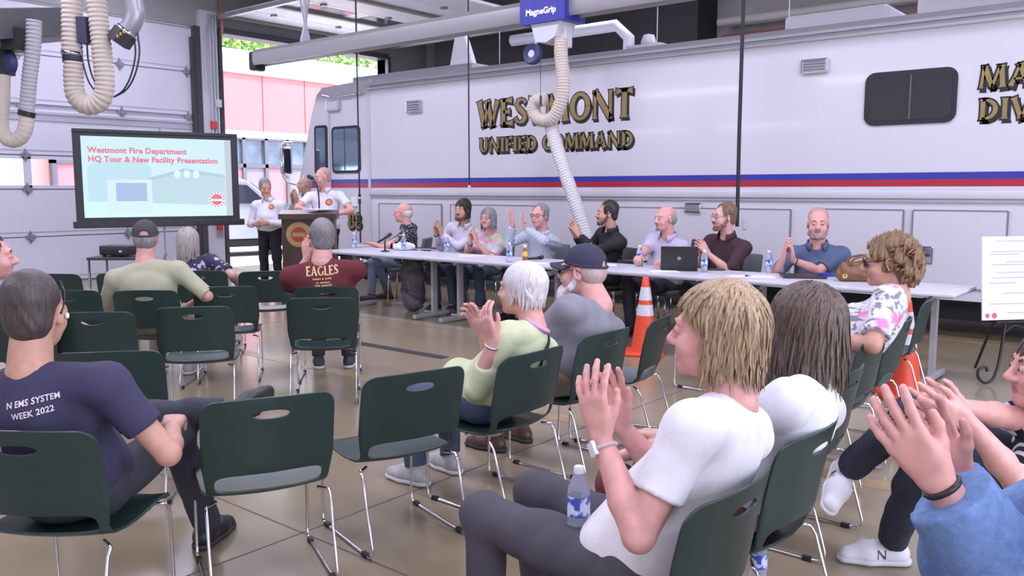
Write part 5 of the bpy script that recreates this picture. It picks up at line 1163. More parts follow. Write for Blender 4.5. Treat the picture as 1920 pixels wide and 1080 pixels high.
# ================================================================== THINGS ON THE TABLE
clearm = mat('bottle_plastic', (.80, .83, .95), .12); nt, b = nodes_of(clearm); b.inputs['Transmission Weight'].default_value = .75; b.inputs['IOR'].default_value = 1.15
labm = blotch('bottle_label', (.60, .66, .85), [('noise', 28, .52, .03, (.04, .09, .42))], .4); capm = mat('bottle_cap', (.72, .72, .80), .4)
BOT = {}
def bottle(p, label, group='water bottles', s=1.0):
    if BOT: t = copy_tree(BOT['p'])
    else:
        t = thing('water_bottle', label, 'bottle'); BOT['p'] = t
        MB().lathe([(0, 0), (.028, 0), (.032, .006), (.032, .05), (.0305, .055), (.032, .06), (.032, .135), (.030, .15), (.016, .185), (.013, .19), (.013, .196)], n=18).build('bottle', clearm, t, True)
        MB().lathe([(.0325, .070), (.0325, .128)], n=18).build('paper_label', labm, t, True); MB().lathe([(.0145, .19), (.0145, .207), (.012, .21), (0, .21)], n=14).build('cap', capm, t, auto=40)
    t.location = p; t['label'] = label; t['group'] = group; t['category'] = 'bottle'; t.scale = (s, s, s); return t
for u, v, lb in ((664, 466, 'water bottle on the table end beside the lectern'), (757, 470, 'water bottle by the white plastic bag in front of the patterned-shirt man'), (838, 473, 'water bottle between the two dark-haired panel members and the white shirt'), (955, 492, 'water bottle beside the amber bottle in front of the moustached man'),
                 (1199, 499, 'water bottle in front of the man in lavender, left of the laptop'), (1320, 511, 'water bottle beside the laptop in front of the maroon-shirt man'), (1441, 512, 'water bottle left of the man in the blue polo')):
    p = on_z(u, v, TZT); bottle((p[0], p[1], TZT), lb)
p = on_z(965, 490, TZT); ab = thing('juice_bottle', 'small amber juice bottle with yellow label and white cap', 'bottle', (p[0] + .10, p[1] - .06, TZT)); MB().lathe([(0, 0), (.026, 0), (.028, .01), (.028, .10), (.014, .14), (.014, .15)], n=16).build('bottle', mat('amber_juice', (.30, .10, .03), .15), ab, True); MB().lathe([(.0288, .05), (.0288, .105)], n=16).build('paper_label', mat('label_yellow', (.75, .55, .06), .5), ab, True); MB().lathe([(.016, .148), (.016, .175), (0, .176)], n=12).build('cap', capm, ab)
p = on_z(1464, 512, TZT); tag(MB().lathe([(0, .004), (.030, .004), (.033, .10), (.035, .10), (.032, 0), (0, 0)], (p[0], p[1], TZT), 16).build('drinking_glass', clearm, None, True), 'clear plastic cup next to the bottle by the blue polo man', 'cup')
# laptop
p = on_z(1273, 508, TZT); la = thing('laptop', 'open black laptop with round logo on its lid', 'laptop', (p[0], p[1], TZT), yaw(12)); lm = mat('laptop_black', (.018, .018, .020), .4)
MB().box(-.17, .17, .0, .23, 0, .018, .004).build('base', lm, la); q = MB().box(-.17, .17, -.006, .006, 0, .225, .003).build('lid', lm, la); q.location = (0, .0, .016); q.rotation_euler = (math.radians(14), 0, 0); MB().lathe([(0, -.0072), (.018, -.0072)], (0, 0, .11), 18, 'y').build('logo', mat('logo_grey', (.30, .30, .32), .3, .7), q); MB().box(-.15, .15, .03, .15, .018, .020).build('keyboard', blk, la); MB().box(-.155, .155, .0062, .007, .02, .21).build('display', mat('display_dim', (.04, .05, .07), .2), q)
# table microphones
def desk_mic(u, v, ang, label, stand=True):
    p = on_z(u, v, TZT); t = thing('desk_microphone', label, 'microphone', (p[0], p[1], TZT), yaw(ang))
    if stand: MB().lathe([(0, 0), (.055, 0), (.05, .012), (.012, .02), (.008, .14), (0, .14)], n=18).build('stand', bl_m, t, auto=40); MB().tube([(.06, 0, .205), (-.02, 0, .155), (-.10, 0, .115)], [.024, .015, .012], 10).build('microphone', bl_m, t, True); MB().lathe([(0, -.022), (.018, -.016), (.023, 0), (.018, .016), (0, .022)], (.075, 0, .215), 14).build('grille', mat('grille_dark', (.05, .05, .05), .5, .5), t, True)
    else: MB().tube([(-.14, 0, .015), (0, 0, .018), (.03, 0, .022)], [.011, .016, .019], 10).build('microphone', bl_m, t, True); MB().lathe([(0, -.025), (.02, -.018), (.026, 0), (.02, .018), (0, .025)], (.05, 0, .026), 14).build('grille', mat('grille_dark', (.05, .05, .05), .5, .5), t, True)
    return t
desk_mic(722, 472, 20, 'black microphone on a small stand in front of the patterned-shirt man'); desk_mic(1008, 487, -25, 'black microphone lying on the table in front of the moustached man', False)
# papers, devices
papm = mat('paper_white', (.75, .75, .80), .7)
def paper(u, v, w_, d_, ang, label, m=papm, hgt=.004, nm='paper', cat='paper'):
    p = on_z(u, v, TZT); o = MB().box(-w_ / 2, w_ / 2, -d_ / 2, d_ / 2, .0, hgt, min(.003, hgt / 3)).build(nm, m); o.location = (p[0], p[1], TZT + .0005); o.rotation_euler = (0, 0, yaw(ang)); return tag(o, label, cat)
paper(678, 461, .22, .16, 30, 'sheet of paper under the forearm of the patterned-shirt man'); paper(792, 467, .26, .20, 10, 'white pad on a black folder beside the plastic bag'); paper(885, 480, .30, .22, -5, 'loose papers in front of the pastel floral woman'); paper(1000, 494, .30, .20, 0, 'paper sheet under the lying microphone'); paper(1130, 497, .28, .21, 5, 'paper sheet in front of the dark-haired man in black'); paper(1245, 509, .26, .20, 0, 'white papers at the left of the laptop'); paper(1385, 518, .20, .14, -10, 'folded paper card right of the bottle by the laptop'); paper(1425, 519, .26, .18, 20, 'loose sheet left of the black folder')
dark = mat('device_black', (.015, .015, .017), .35)
paper(800, 466, .34, .26, 10, 'black folder lying under a white pad', dark, .012, 'folder', 'folder'); paper(828, 466, .16, .09, 30, 'black phone beside the folder near the white-shirt man', dark, .010, 'phone', 'phone'); paper(1178, 493, .22, .14, 10, 'black tablet case left of the bottle by the man in lavender', dark, .03, 'tablet', 'tablet'); paper(1218, 492, .12, .08, -10, 'small black device right of the bottle by the man in lavender', dark, .018, 'phone', 'phone'); paper(1342, 507, .16, .09, 0, 'black phone between bottle and laptop of the maroon-shirt man', dark, .014, 'phone', 'phone'); paper(1376, 505, .10, .06, 20, 'dark computer mouse by the elbow of the maroon-shirt man', dark, .03, 'mouse', 'mouse')
paper(1505, 520, .36, .26, 10, 'black notebook folder in front of the blue polo man', dark, .022, 'folder', 'folder'); paper(1544, 519, .09, .06, 0, 'small blue car key fob on the black folder', mat('fob_blue', (.04, .06, .45), .3), .035, 'key_fob', 'key fob')
p = on_z(752, 469, TZT); v_ = Vol().ell((0, 0, .035), (.15, .12, .05)).ell((.07, .02, .04), (.09, .08, .045)).ell((-.06, -.03, .04), (.08, .09, .05)); V, F = v_.mesh(.008, folds(3, .008, 45, 90), [((0, 0, .002), (0, 0, -1.0))]); o = mesh_obj('plastic_bag', V, F, mat('bag_white', (.72, .72, .78), .35), None, True); o.location = (p[0] + .05, p[1], TZT); tag(o, 'crumpled white plastic bag on the table in front of the patterned-shirt man', 'bag')
# brown handbag
p = on_z(1612, 528, TZT); leather = mat('handbag_brown', (.17, .075, .03), .42, var=.3, scale=12, bump=.2, bscale=50); hb_ = thing('handbag', 'slouchy brown leather handbag on the right end of the panel table', 'handbag', (p[0] + .03, p[1], TZT), yaw(5))
v_ = Vol().cap((-.14, 0, .06), (.16, 0, .06), .065, .065, .03).cap((-.13, .0, .12), (.14, .0, .14), .045, .05, .04); V, F = v_.mesh(.008, folds(6, .006, 35, 80), [((0, 0, .002), (0, 0, -1.0))]); mesh_obj('bag_body', V, F, leather, hb_, True)
for y in (-.045, .045): MB().tube(spline([(-.12, y, .12), (-.08, y * 1.4, .19), (.02, y * 1.3, .215), (.12, y, .20), (.17, y, .14)], 6), .010, 8).build('strap', leather, hb_, True)
MB().lathe([(.012, -.004), (.018, -.004), (.018, .004), (.012, .004)], (-.15, -.06, .05), 14, 'y').build('ring', mat('brass', (.6, .5, .2), .3, .8), hb_)
# bag and coat under the table
p = on_x(775, 560, 7.35); v_ = Vol().ell((0, 0, .22), (.12, .16, .24)).ell((0, .0, .46), (.10, .17, .22)).ell((.02, .06, .30), (.11, .10, .26)); V, F = v_.mesh(.011, folds(8, .014, 30, 60), [((0, 0, .002), (0, 0, -1.0))]); o = mesh_obj('coat_bag', V, F, mat('coat_grey', (.10, .09, .105), .8, var=.3, scale=9), None, True); o.location = (p[0], p[1], 0); tag(o, 'dark grey bag with coat standing under the table beside the first leg', 'bag')
# ================================================================== PEOPLE
def dirv(phi): a = math.radians(phi); return FW * math.cos(a) + RT * math.sin(a)
Z1 = np.array([0, 0, 1.0])
def clap(c, phi, gap=.045, upw=.8, fw=.45, stag=.0, curl=14, s=1.0, spread=7, pole=.6):
    """both hands raised to meet at c, palms towards one another"""
    f = dirv(phi); r = dirv(phi + 90); fv = nrm(Z1 * upw + f * fw); o = {}
    for nm, sg in (('armL', -1), ('armR', 1)):
        o[nm] = dict(w=np.array(c) + r * sg * gap - fv * (.10 + sg * stag), f=fv - r * sg * .12, n=-r * sg, curl=curl, s=s, spread=spread, pole=(sg * pole, -.2, -1.0))
    return o
def col(name, c, rough=.85, var=.06): return mat('cloth_' + name, c, rough, var=var, scale=14, bump=.12, bscale=120)
jeans = mat('denim_jeans', (.055, .080, .13), .85, var=.2, scale=40); navyp = col('navy_trouser', (.035, .035, .05)); blackp = col('black_trouser', (.012, .012, .014)); khaki = col('khaki', (.30, .25, .18)); greyp = col('charcoal', (.060, .055, .070))
bshoe = ('dress', mat('shoe_black', (.02, .02, .022), .35)); tsh = ('trainer', mat('trainer_grey', (.45, .44, .43), .7, var=.2, scale=30)); wsh = ('trainer', mat('trainer_white', (.72, .72, .75), .6)); dsh = ('trainer', mat('trainer_dark', (.05, .055, .06), .6))
H_grey = hairm('hair_grey', (.30, .28, .27)); H_white = hairm('hair_white', (.62, .59, .60), var=.15); H_dark = hairm('hair_dark', (.020, .014, .012)); H_brown = hairm('hair_brown', (.095, .064, .047), var=.6); H_blond = hairm('hair_blond', (.36, .25, .145), var=.5); H_sandy = hairm('hair_sandy', (.17, .105, .06)); H_buzz = hairm('hair_buzzed', (.055, .042, .038)); H_curl = hairm('hair_curly', (.20, .115, .055), var=.55); H_silver = hairm('hair_silver', (.24, .23, .23))
XP, XH = 7.98, 7.84
def panelist(label, u, v, phi, hphi, **k):
    k.setdefault('seat_z', .44); hx = k.pop('hx', XH); px_ = k.pop('px', XP); H = on_x(u, v, hx); pu = k.pop('pu', u); pel = on_x(pu, 480, px_)[:2]; pd = person(label, pel, phi, H, hphi=hphi, **k)
    return pd, H, pel
def hands_at(u, v, d, phi, **k): return clap(at(u, v, d), phi, **k)
# --- the panel, from the lectern to the right
pat = blotch('shirt_black_white', (.035, .035, .04), [('spot', 34, .33, .05, (.55, .55, .55))])
D = lambda u, X=XH: ahead(on_x(u, 400, X))
w1 = on_z(700, 458, .775); w2 = on_z(722, 462, .775)
pd, H, pel = panelist('bald panel member in black and white patterned shirt leaning on the table, seen in profile', 756, 399, -82, -88, pu=762, px=8.05, hx=7.95, skin_k='pink', hs=1.05, girth=1.12, belly=.03, top=pat, sleeve='half', bottom=mat('jeans_pale', (.16, .20, .27), .85, var=.15, scale=30), shoe=('dress', mat('shoe_brown', (.09, .04, .03), .4)), hair='bald', hair_m=H_white, glasses='wire', collar=pat, armL=dict(w=w1, curl=10, pole=(-.7, -.2, -.6)), armR=dict(w=w2, curl=25, pole=(.5, -.6, -.6)), seed=11, legs=dict(kL=(-.13, .44, .52), aL=(-.14, .46, .09), kR=(.13, .44, .52), aR=(.12, .30, .09)))
panel_chair((pel[0], pel[1], 0), yaw(-82), 'grey chair under the man in the patterned shirt')
pd, H, pel = panelist('dark-haired panel member in white open shirt applauding next to the pastel floral woman', 867, 394, -150, -150, skin_k='tan', hs=1.05, top=col('shirt_white', (.60, .57, .66)), sleeve='long', bottom=jeans, shoe=dsh, hair='collar', hair_m=H_dark, beard=('full', mat('stubble', (.10, .055, .045), .8)), collar=col('shirt_white', (.60, .57, .66)), seed=12, **hands_at(820, 426, D(820, 7.62), -150, upw=.7, fw=.3))
wear_watch(pd, 'R', bl_m, at_=.95); panel_chair((pel[0], pel[1], 0), yaw(-150), 'dark chair under the dark-haired man in white')
pastel = blotch('shirt_pastel_floral', (.62, .47, .54), [('noise', 9, .56, .03, (.70, .58, .22)), ('noise', 11, .60, .03, (.26, .52, .44)), ('noise', 13, .60, .03, (.66, .26, .40))])
pd, H, pel = panelist('grey-haired panel member in pastel floral blouse and glasses clapping', 915, 409, -152, -152, skin_k='pink', hs=1.0, sw=.37, bust=.03, top=pastel, sleeve='half', bottom=jeans, shoe=dsh, hair='bob', hair_m=H_silver, glasses='wire', seed=13, **hands_at(886, 440, D(886, 7.62), -152, upw=.8, fw=.2))
wear_watch(pd, 'R', bl_m, at_=.9); panel_chair((pel[0], pel[1], 0), yaw(-152), 'dark chair under the woman in pastel floral')
strp = blotch('shirt_thin_stripe', (.58, .60, .66), [('wave', 16, .62, .08, (.28, .35, .46))])
f_ = dirv(-140); 
pd, H, pel = panelist('moustached panel member in striped shirt with both hands raised to applaud', 1012, 405, -140, -145, skin_k='pink', hs=1.08, girth=1.08, top=strp, sleeve='long', bottom=navyp, shoe=bshoe, hair='short', hair_m=H_silver, beard=('moustache', H_white), glasses='dark', collar=strp, seed=14, armR=dict(w=at(962, 424, D(962, 7.6)), f=Z1 + dirv(-90) * .25, n=dirv(60), curl=8), armL=dict(w=at(984, 428, D(984, 7.55)), f=Z1, n=dirv(-100), curl=8, pole=(-.9, 0, -.5)))
panel_chair((pel[0], pel[1], 0), yaw(-140), 'dark chair under the moustached man in stripes')
blk_s = col('shirt_black', (.012, .012, .014))
pd, H, pel = panelist('dark-haired panel member in black shirt turned towards the lectern', 1138, 400, -112, -98, pu=1142, skin_k='tan', hs=1.05, top=blk_s, sleeve='long', bottom=blackp, shoe=bshoe, hair='short', hair_m=H_dark, beard=('full', mat('stubble', (.10, .055, .045), .8)), collar=blk_s, seed=15, **hands_at(1076, 428, D(1076, 7.7), -112))
panel_chair((pel[0], pel[1], 0), yaw(-115), 'black chair under the dark-haired man in black', blk)
lav = col('shirt_lavender', (.50, .44, .58))
pd, H, pel = panelist('balding panel member with goatee in lavender shirt sitting with lowered arms', 1247, 410, -132, -118, skin_k='pink', hs=1.06, girth=1.15, belly=.03, top=lav, sleeve='elbow', bottom=navyp, shoe=bshoe, hair='bald', hair_m=H_grey, beard=('goatee', H_silver), collar=lav, seed=16, armR=dict(w=on_z(1190, 492, .79), curl=30), armL=dict(w=on_z(1232, 496, .79), curl=30))
panel_chair((pel[0], pel[1], 0), yaw(-135), 'dark chair under the man in lavender')
mar = col('shirt_maroon_dark', (.050, .022, .028))
pd, H, pel = panelist('sandy-haired panel member with glasses in dark maroon shirt applauding', 1357, 407, -128, -108, pu=1362, skin_k='fair', hs=1.08, girth=1.1, top=mar, sleeve='elbow', bottom=navyp, shoe=bshoe, hair='short', hair_m=H_sandy, beard=('full', mat('stubble_sandy', (.22, .10, .06), .8)), glasses='wire', collar=mar, seed=17, **hands_at(1313, 462, D(1313, 7.6), -118, upw=.55, fw=.5))
p = on_x(1300, 450, 8.35); panel_chair((p[0], p[1], 0), yaw(-135), 'empty black armchair standing behind the maroon-shirt man', blk, True); panel_chair((pel[0], pel[1], 0), yaw(-130), 'dark chair under the sandy-haired man in maroon')
pol = col('polo_blue', (.085, .115, .21))
pd, H, pel = panelist('grey-bearded bald panel member in blue polo clapping near the handbag', 1534, 420, -160, -160, skin_k='pink', hs=1.14, sw=.44, girth=1.15, belly=.02, top=pol, sleeve='half', bottom=khaki, shoe=bshoe, hair='buzz', hair_m=mat('hair_cropped_pale', (.42, .27, .23), .6), brow=H_sandy, beard=('full', hairm('beard_grey', (.26, .20, .18))), collar=pol, seed=18, ua=1.05, **hands_at(1478, 468, D(1478, 7.5), -165, upw=.8, fw=.25, s=1.1))
wear_watch(pd, 'L', mat('watch_brown', (.05, .025, .02), .4), at_=.9); panel_chair((pel[0], pel[1], 0), yaw(-160), 'dark chair under the man in the blue polo')
# --- standing by the lectern
wsu = col('uniform_white', (.68, .67, .74)); badge_r = mat('badge_red', (.55, .07, .05), .6); badge_y = mat('badge_gold', (.55, .36, .10), .5)
def chest_badge(pd, dx, dz, r=.042):
    c = pd['C'] + pd['X'] * dx + pd['up'] * dz; V = [(0, 0)] + [(r * math.cos(a), r * math.sin(a)) for a in np.linspace(0, 2 * math.pi, 13)[:-1]]; F = [(0, i + 1, (i + 1) % 12 + 1) for i in range(12)]
    print_on_mesh('badge', (np.array(V), F), pd['shirt'], c, -pd['X'], pd['up'], pd['Y'], badge_r, pd['shirt'], .004); print_on_mesh('badge_centre', (np.array(V) * .55, F), pd['shirt'], c, -pd['X'], pd['up'], pd['Y'], badge_y, pd['shirt'], .006)
def belt(pd, m=blk):
    o = MB().tube([pd['P'] + pd['X'] * math.cos(a) * .172 + pd['Y'] * math.sin(a) * .138 + pd['up'] * .075 for a in np.linspace(0, 2 * math.pi, 25)[:-1]], .016, 6, close=True).build('belt', m, pd['root'], True); return o
p = at(507, 450, 12.7); H = at(497, 352, 12.7)
pd = person('grey-haired man in white uniform shirt standing left of the lectern', p[:2], -168, H, 'tan', hs=1.02, hphi=150, hpitch=-14, sw=.42, girth=1.08, belly=.02, stand=True, top=wsu, sleeve='long', bottom=blackp, shoe=bshoe, hair='short', hair_m=H_silver, collar=wsu, tuck=True, seed=21, armL=dict(lw=(-.10, .24, 1.02), f=dirv(-90), n=dirv(10), curl=35), armR=dict(lw=(.16, .20, 1.00), f=dirv(90), n=dirv(10), curl=35)); chest_badge(pd, -.09, .05); belt(pd)
p = at(566, 450, 12.9); H = at(571, 346, 12.9)
pd = person('man in white uniform shirt clapping behind the speaker', p[:2], -150, H, 'tan', hs=1.0, hphi=-128, sw=.42, stand=True, top=wsu, sleeve='long', bottom=blackp, shoe=bshoe, hair='buzz', hair_m=H_grey, collar=wsu, tuck=True, seed=22, **hands_at(551, 366, 12.62, -150, upw=.9, fw=.2)); belt(pd)
p = at(612, 450, 12.25); H = at(604, 333, 12.2)
la_ = at(572, 392, 11.85); ra_ = at(625, 402, 11.9)
pd = person('bald uniformed speaker in short-sleeved white shirt leaning on the lectern at the microphone', p[:2], -168, H, 'pink', hs=1.06, hphi=-130, hpitch=-6, sw=.46, girth=1.12, stand=True, top=wsu, sleeve='short', bottom=blackp, shoe=bshoe, hair='buzz', hair_m=mat('hair_cropped_pale', (.42, .27, .23), .6), brow=H_sandy, collar=wsu, tuck=True, seed=23, ua=1.06, armR=dict(w=la_, f=-Z1 * .4 + dirv(180), n=-Z1, curl=20, pole=(.9, -.3, -.2)), armL=dict(w=ra_, f=-Z1 * .5 + dirv(180), n=-Z1, curl=30, pole=(-.9, -.3, -.2))); chest_badge(pd, -.10, .03, .05); belt(pd)
# --- left block of the audience
def sitter(label, ck, u, v, hd=0.0, hphi=None, dy=-.06, phi=None, **k):
    s, ph = seat(ck, 0, dy); ph = ph if phi is None else phi; H = at(u, v, ahead(s) + hd); return person(label, s, ph, H, hphi=ph if hphi is None else hphi, **k), H, s
navy_t = col('tshirt_navy', (.034, .030, .070))
pd, H, s = sitter('man with cropped hair in navy lettered T-shirt, sunglasses on his head', 'L1', 66, 586, .0, -9, dy=-.02, h=.005, skin_k='tan', hs=1.10, hpitch=-4, sw=.50, girth=1.12, top=navy_t, sleeve='short', bottom=navyp, shoe=('dress', mat('boot_black', (.012, .012, .013), .5)), hair='buzz', hair_m=H_buzz, glasses='head', seed=31,
   armR=dict(lw=(.26, .22, .64), curl=30, pole=(.7, -.6, -.6)), armL=dict(lw=(-.10, .30, .66), curl=30, pole=(-.8, -.4, -.6)), legs=dict(kR=(.15, .46, .53), aR=(.17, .66, .09), kL=(-.17, .44, .60), aL=(.34, .52, .62), tL=(.3, 1, .25), tR=(.1, 1, 0)))
A2 = pd
wt = mat('print_pale', (.72, .62, .66), .8)
def back_print(pd, lines, dx, dz, m, nm='shirt_print'):
    for VF, ox, oz in lines: print_on_mesh(nm, VF, pd['shirt'], pd['C'] + pd['X'] * (dx + ox) + pd['up'] * (dz + oz), pd['X'], pd['up'], -pd['Y'], m, pd['shirt'], .003)
back_print(pd, [(plain_text('N EMS SYSTEM', .026, 'RIGHT', 1.05, .0005), .145, .065), (plain_text('WEEK 2022', .026, 'RIGHT', 1.05, .0005), .12, .030)], 0, 0, wt)
ring = [(math.cos(a) * r_, math.sin(a) * r_) for a in np.linspace(0, 2 * math.pi, 33) for r_ in (.070, .078)]; back_print(pd, [((np.array(ring), [(2 * i, 2 * i + 1, 2 * i + 3, 2 * i + 2) for i in range(32)]), -.03, -.08)], 0, 0, wt)
bud = pd['hd'](.090, .004, -.012); V, F = Vol().ell(bud, (.006, .008, .011)).mesh(.003); mesh_obj('earbud', V, F, mat('earbud_white', (.8, .8, .85), .3), pd['root'], True)
pd, H, s = sitter('man in dark shirt cut off by the left picture edge, seen in profile', 'L14', -18, 482, -.15, 62, skin_k='pink', hs=1.15, top=col('shirt_slate', (.045, .045, .065)), sleeve='short', bottom=navyp, shoe=dsh, hair='short', hair_m=H_dark, seed=32)
pg = col('tshirt_sage', (.40, .40, .27)); dkcap = col('cap_charcoal', (.055, .050, .055))
pd, H, s = sitter('man in pale sage T-shirt and charcoal cap seen from behind', 'L8', 273, 447, .05, -18, skin_k='pink', hs=1.06, sw=.47, girth=1.15, top=pg, sleeve='elbow', bottom=khaki, shoe=tsh, hair='capfringe', hair_m=H_silver, cap=(dkcap, True), seed=33, armR=dict(lw=(.25, .16, .62), pole=(.9, -.3, -.6)), armL=dict(lw=(-.2, .25, .62), pole=(-.9, -.3, -.6)))
nf = blotch('top_navy_floral', (.030, .030, .075), [('noise', 13, .60, .02, (.55, .40, .55)), ('spot', 17, .16, .04, (.55, .45, .30))])
pd, H, s = sitter('grey-haired woman in navy floral top seen from behind', 'L9', 352, 454, .05, -20, skin_k='fair', hs=1.10, sw=.40, girth=1.1, top=nf, sleeve='half', bottom=jeans, shoe=tsh, hair='bob', hair_m=hairm('hair_ash', (.40, .36, .33), var=.3), seed=34, armR=dict(lw=(.27, .10, .60), pole=(.9, -.3, -.6)))
eg = col('tshirt_maroon', (.115, .016, .024))
ecl = clap(at(578, 462, 6.98), -60, upw=.9, fw=.2)
pd, H, s = sitter('man with grey cropped hair in maroon EAGLES tour T-shirt seen from behind', 'L7', 603, 447, -.05, -22, skin_k='pink', hs=1.16, nd=.155, sw=.52, girth=1.28, top=eg, sleeve='half', bottom=navyp, shoe=dsh, hair='short', hair_m=hairm('hair_pepper', (.20, .19, .19), var=.4), seed=35, **ecl)
gold_p = mat('print_gold', (.72, .50, .26), .8)
def tiny_rows(rows, hgt=.011):
    V = []; F = []; r = random.Random(5)
    for z, half in rows:
        x = -half
        while x < half:
            w_ = r.uniform(.006, .011); n = len(V); V += [(x, z), (x + w_, z), (x + w_, z + hgt), (x, z + hgt)]; F.append((n, n + 1, n + 2, n + 3)); x += w_ + r.choice((.004, .004, .004, .012))
    return np.array(V), F
back_print(pd, [(lettering('EAGLES', .245, .064, .0), -.122, .085), (tiny_rows([(.055, .075), (.027, .05), (.006, .06), (-.015, .085), (-.036, .05), (-.057, .065)]), 0, 0)], 0, .0, gold_p)
# --- centre and right of the audience
pale = col('top_pale_green', (.55, .60, .37))
pd, H, s = sitter('white-haired woman in pale green top with black bag strap, clapping', 'M3', 979, 543, .06, -62, nb=.065, flap=.17, h=.005, dy=0, skin_k='pink', hs=1.04, hroll=2, sw=.40, girth=1.05, top=pale, sleeve='long', bottom=jeans, shoe=tsh, hair='white', hair_m=H_white, seed=41, armL=dict(w=at(925, 640, 3.86), f=Z1 + dirv(-90) * .35, n=dirv(40), curl=22, cuff=.45, pole=(-.9, .35, -1)), armR=dict(w=at(905, 628, 4.10), f=Z1 * .9 + dirv(-90) * .4, n=dirv(-150), curl=22, cuff=.45))
wear_watch(pd, 'L', mat('watch_silver', (.45, .45, .48), .3, .7), at_=.9)
S = pd; stp = []
for a in np.linspace(0, 1, 24):
    q = S['C'] + S['X'] * (.075 - .13 * a) + S['up'] * (.20 - .36 * a); bm = bmesh.new(); bm.from_mesh(S['shirt'].data); bvh = BVHTree.FromBMesh(bm); bm.free(); hh = bvh.ray_cast(Vector(q - S['Y'] * .5), Vector(S['Y']), 1.0); hh[0] and stp.append(np.array(hh[0]) - S['Y'] * .004)
V = []; F = []
for i, q in enumerate(stp):
    tt = nrm(stp[min(i + 1, len(stp) - 1)] - stp[max(i - 1, 0)]); sd_ = nrm(np.cross(tt, -S['Y'])); V += [q - sd_ * .013, q + sd_ * .013, q + sd_ * .013 - S['Y'] * .004, q - sd_ * .013 - S['Y'] * .004]
for i in range(len(stp) - 1):
    for j in range(4): F.append((i * 4 + j, i * 4 + (j + 1) % 4, (i + 1) * 4 + (j + 1) % 4, (i + 1) * 4 + j))
mesh_obj('bag_strap', np.array(V), F, bl_m, S['root'], True)
rg_ = MB().tube([S['N'] + S['X'] * math.cos(a) * .072 + S['Y'] * math.sin(a) * .072 + S['up'] * .022 for a in np.linspace(0, 2 * math.pi, 25)[:-1]], .010, 6, close=True).build('inner_collar', col('undershirt_lilac', (.60, .36, .62)), S['root'], True)
gt = col('tshirt_grey', (.23, .225, .26)); ncap = col('cap_navy', (.030, .032, .060))
pd, H, s = sitter('heavy man in grey T-shirt with navy cap and long white beard', 'M4', 1091, 508, .10, -66, h=.005, dy=.02, skin_k='pink', hs=1.13, sw=.54, girth=1.38, belly=.05, top=gt, sleeve='elbow', bottom=khaki, shoe=('dress', mat('shoe_brown', (.09, .04, .03), .4)), nb=.09, nd=.166, hair='capfringe', hair_m=hairm('hair_shaved_grey', (.46, .34, .31), var=.12), brow=H_white, beard=('long', H_white), glasses='shades', cap=(ncap, True), seed=42)
white_t = col('tshirt_white', (.74, .73, .75)); 
armL = dict(w=at(1127, 822, 2.16), f=Z1 + dirv(-90) * .22, n=dirv(35), curl=12, spread=10, pole=(-.3, -.4, -1), s=1.02); armR = dict(w=at(1165, 800, 2.42), f=Z1 + dirv(-90) * .25, n=dirv(-150), curl=14, spread=9, pole=(.8, -.2, -1))
pd, H, s = sitter('blonde woman in white T-shirt clapping in the foreground', 'R1', 1342, 622, .02, -62, h=.0042, dy=-.02, skin_k='pink', hs=1.06, sw=.43, girth=1.12, top=white_t, sleeve='short', bottom=greyp, shoe=wsh, hair='wispy', hair_m=H_blond, seed=43, armL=armL, armR=armR, legs=dict(kL=(-.13, .50, .52), aL=(-.13, .46, .09), kR=(.14, .52, .52), aR=(.14, .48, .09)))
wear_watch(pd, 'L', mat('watch_band_pale', (.55, .42, .42), .5), pd['locd'](dirv(-110)), .90); ear = pd['hd'](-.088, .0, -.034); V, F = Vol().ell(ear, (.005,) * 3).mesh(.0022); mesh_obj('earring', V, F, mat('stud_dark', (.05, .04, .04), .2, .6), pd['root'], True)
B3 = pd
pd, H, s = sitter('brown-haired woman in white cardigan seen from behind, right of the blonde', 'R2', 1505, 606, .02, -55, h=.005, skin_k='fair', hs=1.06, sw=.48, girth=1.0, top=col('cardigan_white', (.72, .72, .76)), sleeve='elbow', bottom=col('trouser_wine', (.16, .04, .05)), shoe=wsh, hair='long', hair_m=H_brown, seed=44)
trop = blotch('blouse_tropical', (.70, .66, .72), [('noise', 30, .58, .02, (.20, .22, .26), (1, .25, 1), (.5, .6, .8)), ('noise', 26, .61, .02, (.20, .23, .22), (.3, 1, 1), (.2, .9, .3)), ('spot', 7.0, .27, .05, (.80, .20, .42))])
pd, H, s = sitter('curly-haired woman in tropical print blouse and dark glasses sitting by the table end', 'RA', 1663, 490, .06, -72, h=.0055, dy=0, skin_k='tan', hs=1.06, hpitch=-6, sw=.44, girth=1.22, bust=.02, top=trop, sleeve='half', bottom=col('trouser_burgundy', (.10, .018, .03)), shoe=tsh, hair='curly', hair_m=H_curl, glasses='shades', seed=45, armL=dict(w=at(1560, 640, 4.35), f=dirv(-80), n=-Z1, curl=25, pole=(-.8, -.6, -.4)))
ear = pd['hd'](-.088, .0, -.036); V, F = Vol().ell(ear, (.006,) * 3).mesh(.0025); mesh_obj('earring', V, F, mat('brass', (.6, .5, .2), .3, .8), pd['root'], True)
stripe = blotch('top_zebra_stripe', (.015, .014, .022), [('wave', 13, .62, .06, (.70, .68, .70), (1, 1, 1), (0, .5, .9))])
s, ph = seat('RE', 0, -.02); H = at(1970, 692, 2.80)
def into(pel, phi, p): a_ = rot2((p[0] - pel[0], p[1] - pel[1]), -yaw(phi)); return (a_[0], a_[1], float(p[2]))
def intod(phi, d): a_ = rot2((d[0], d[1]), -yaw(phi)); return (a_[0], a_[1], float(d[2]))
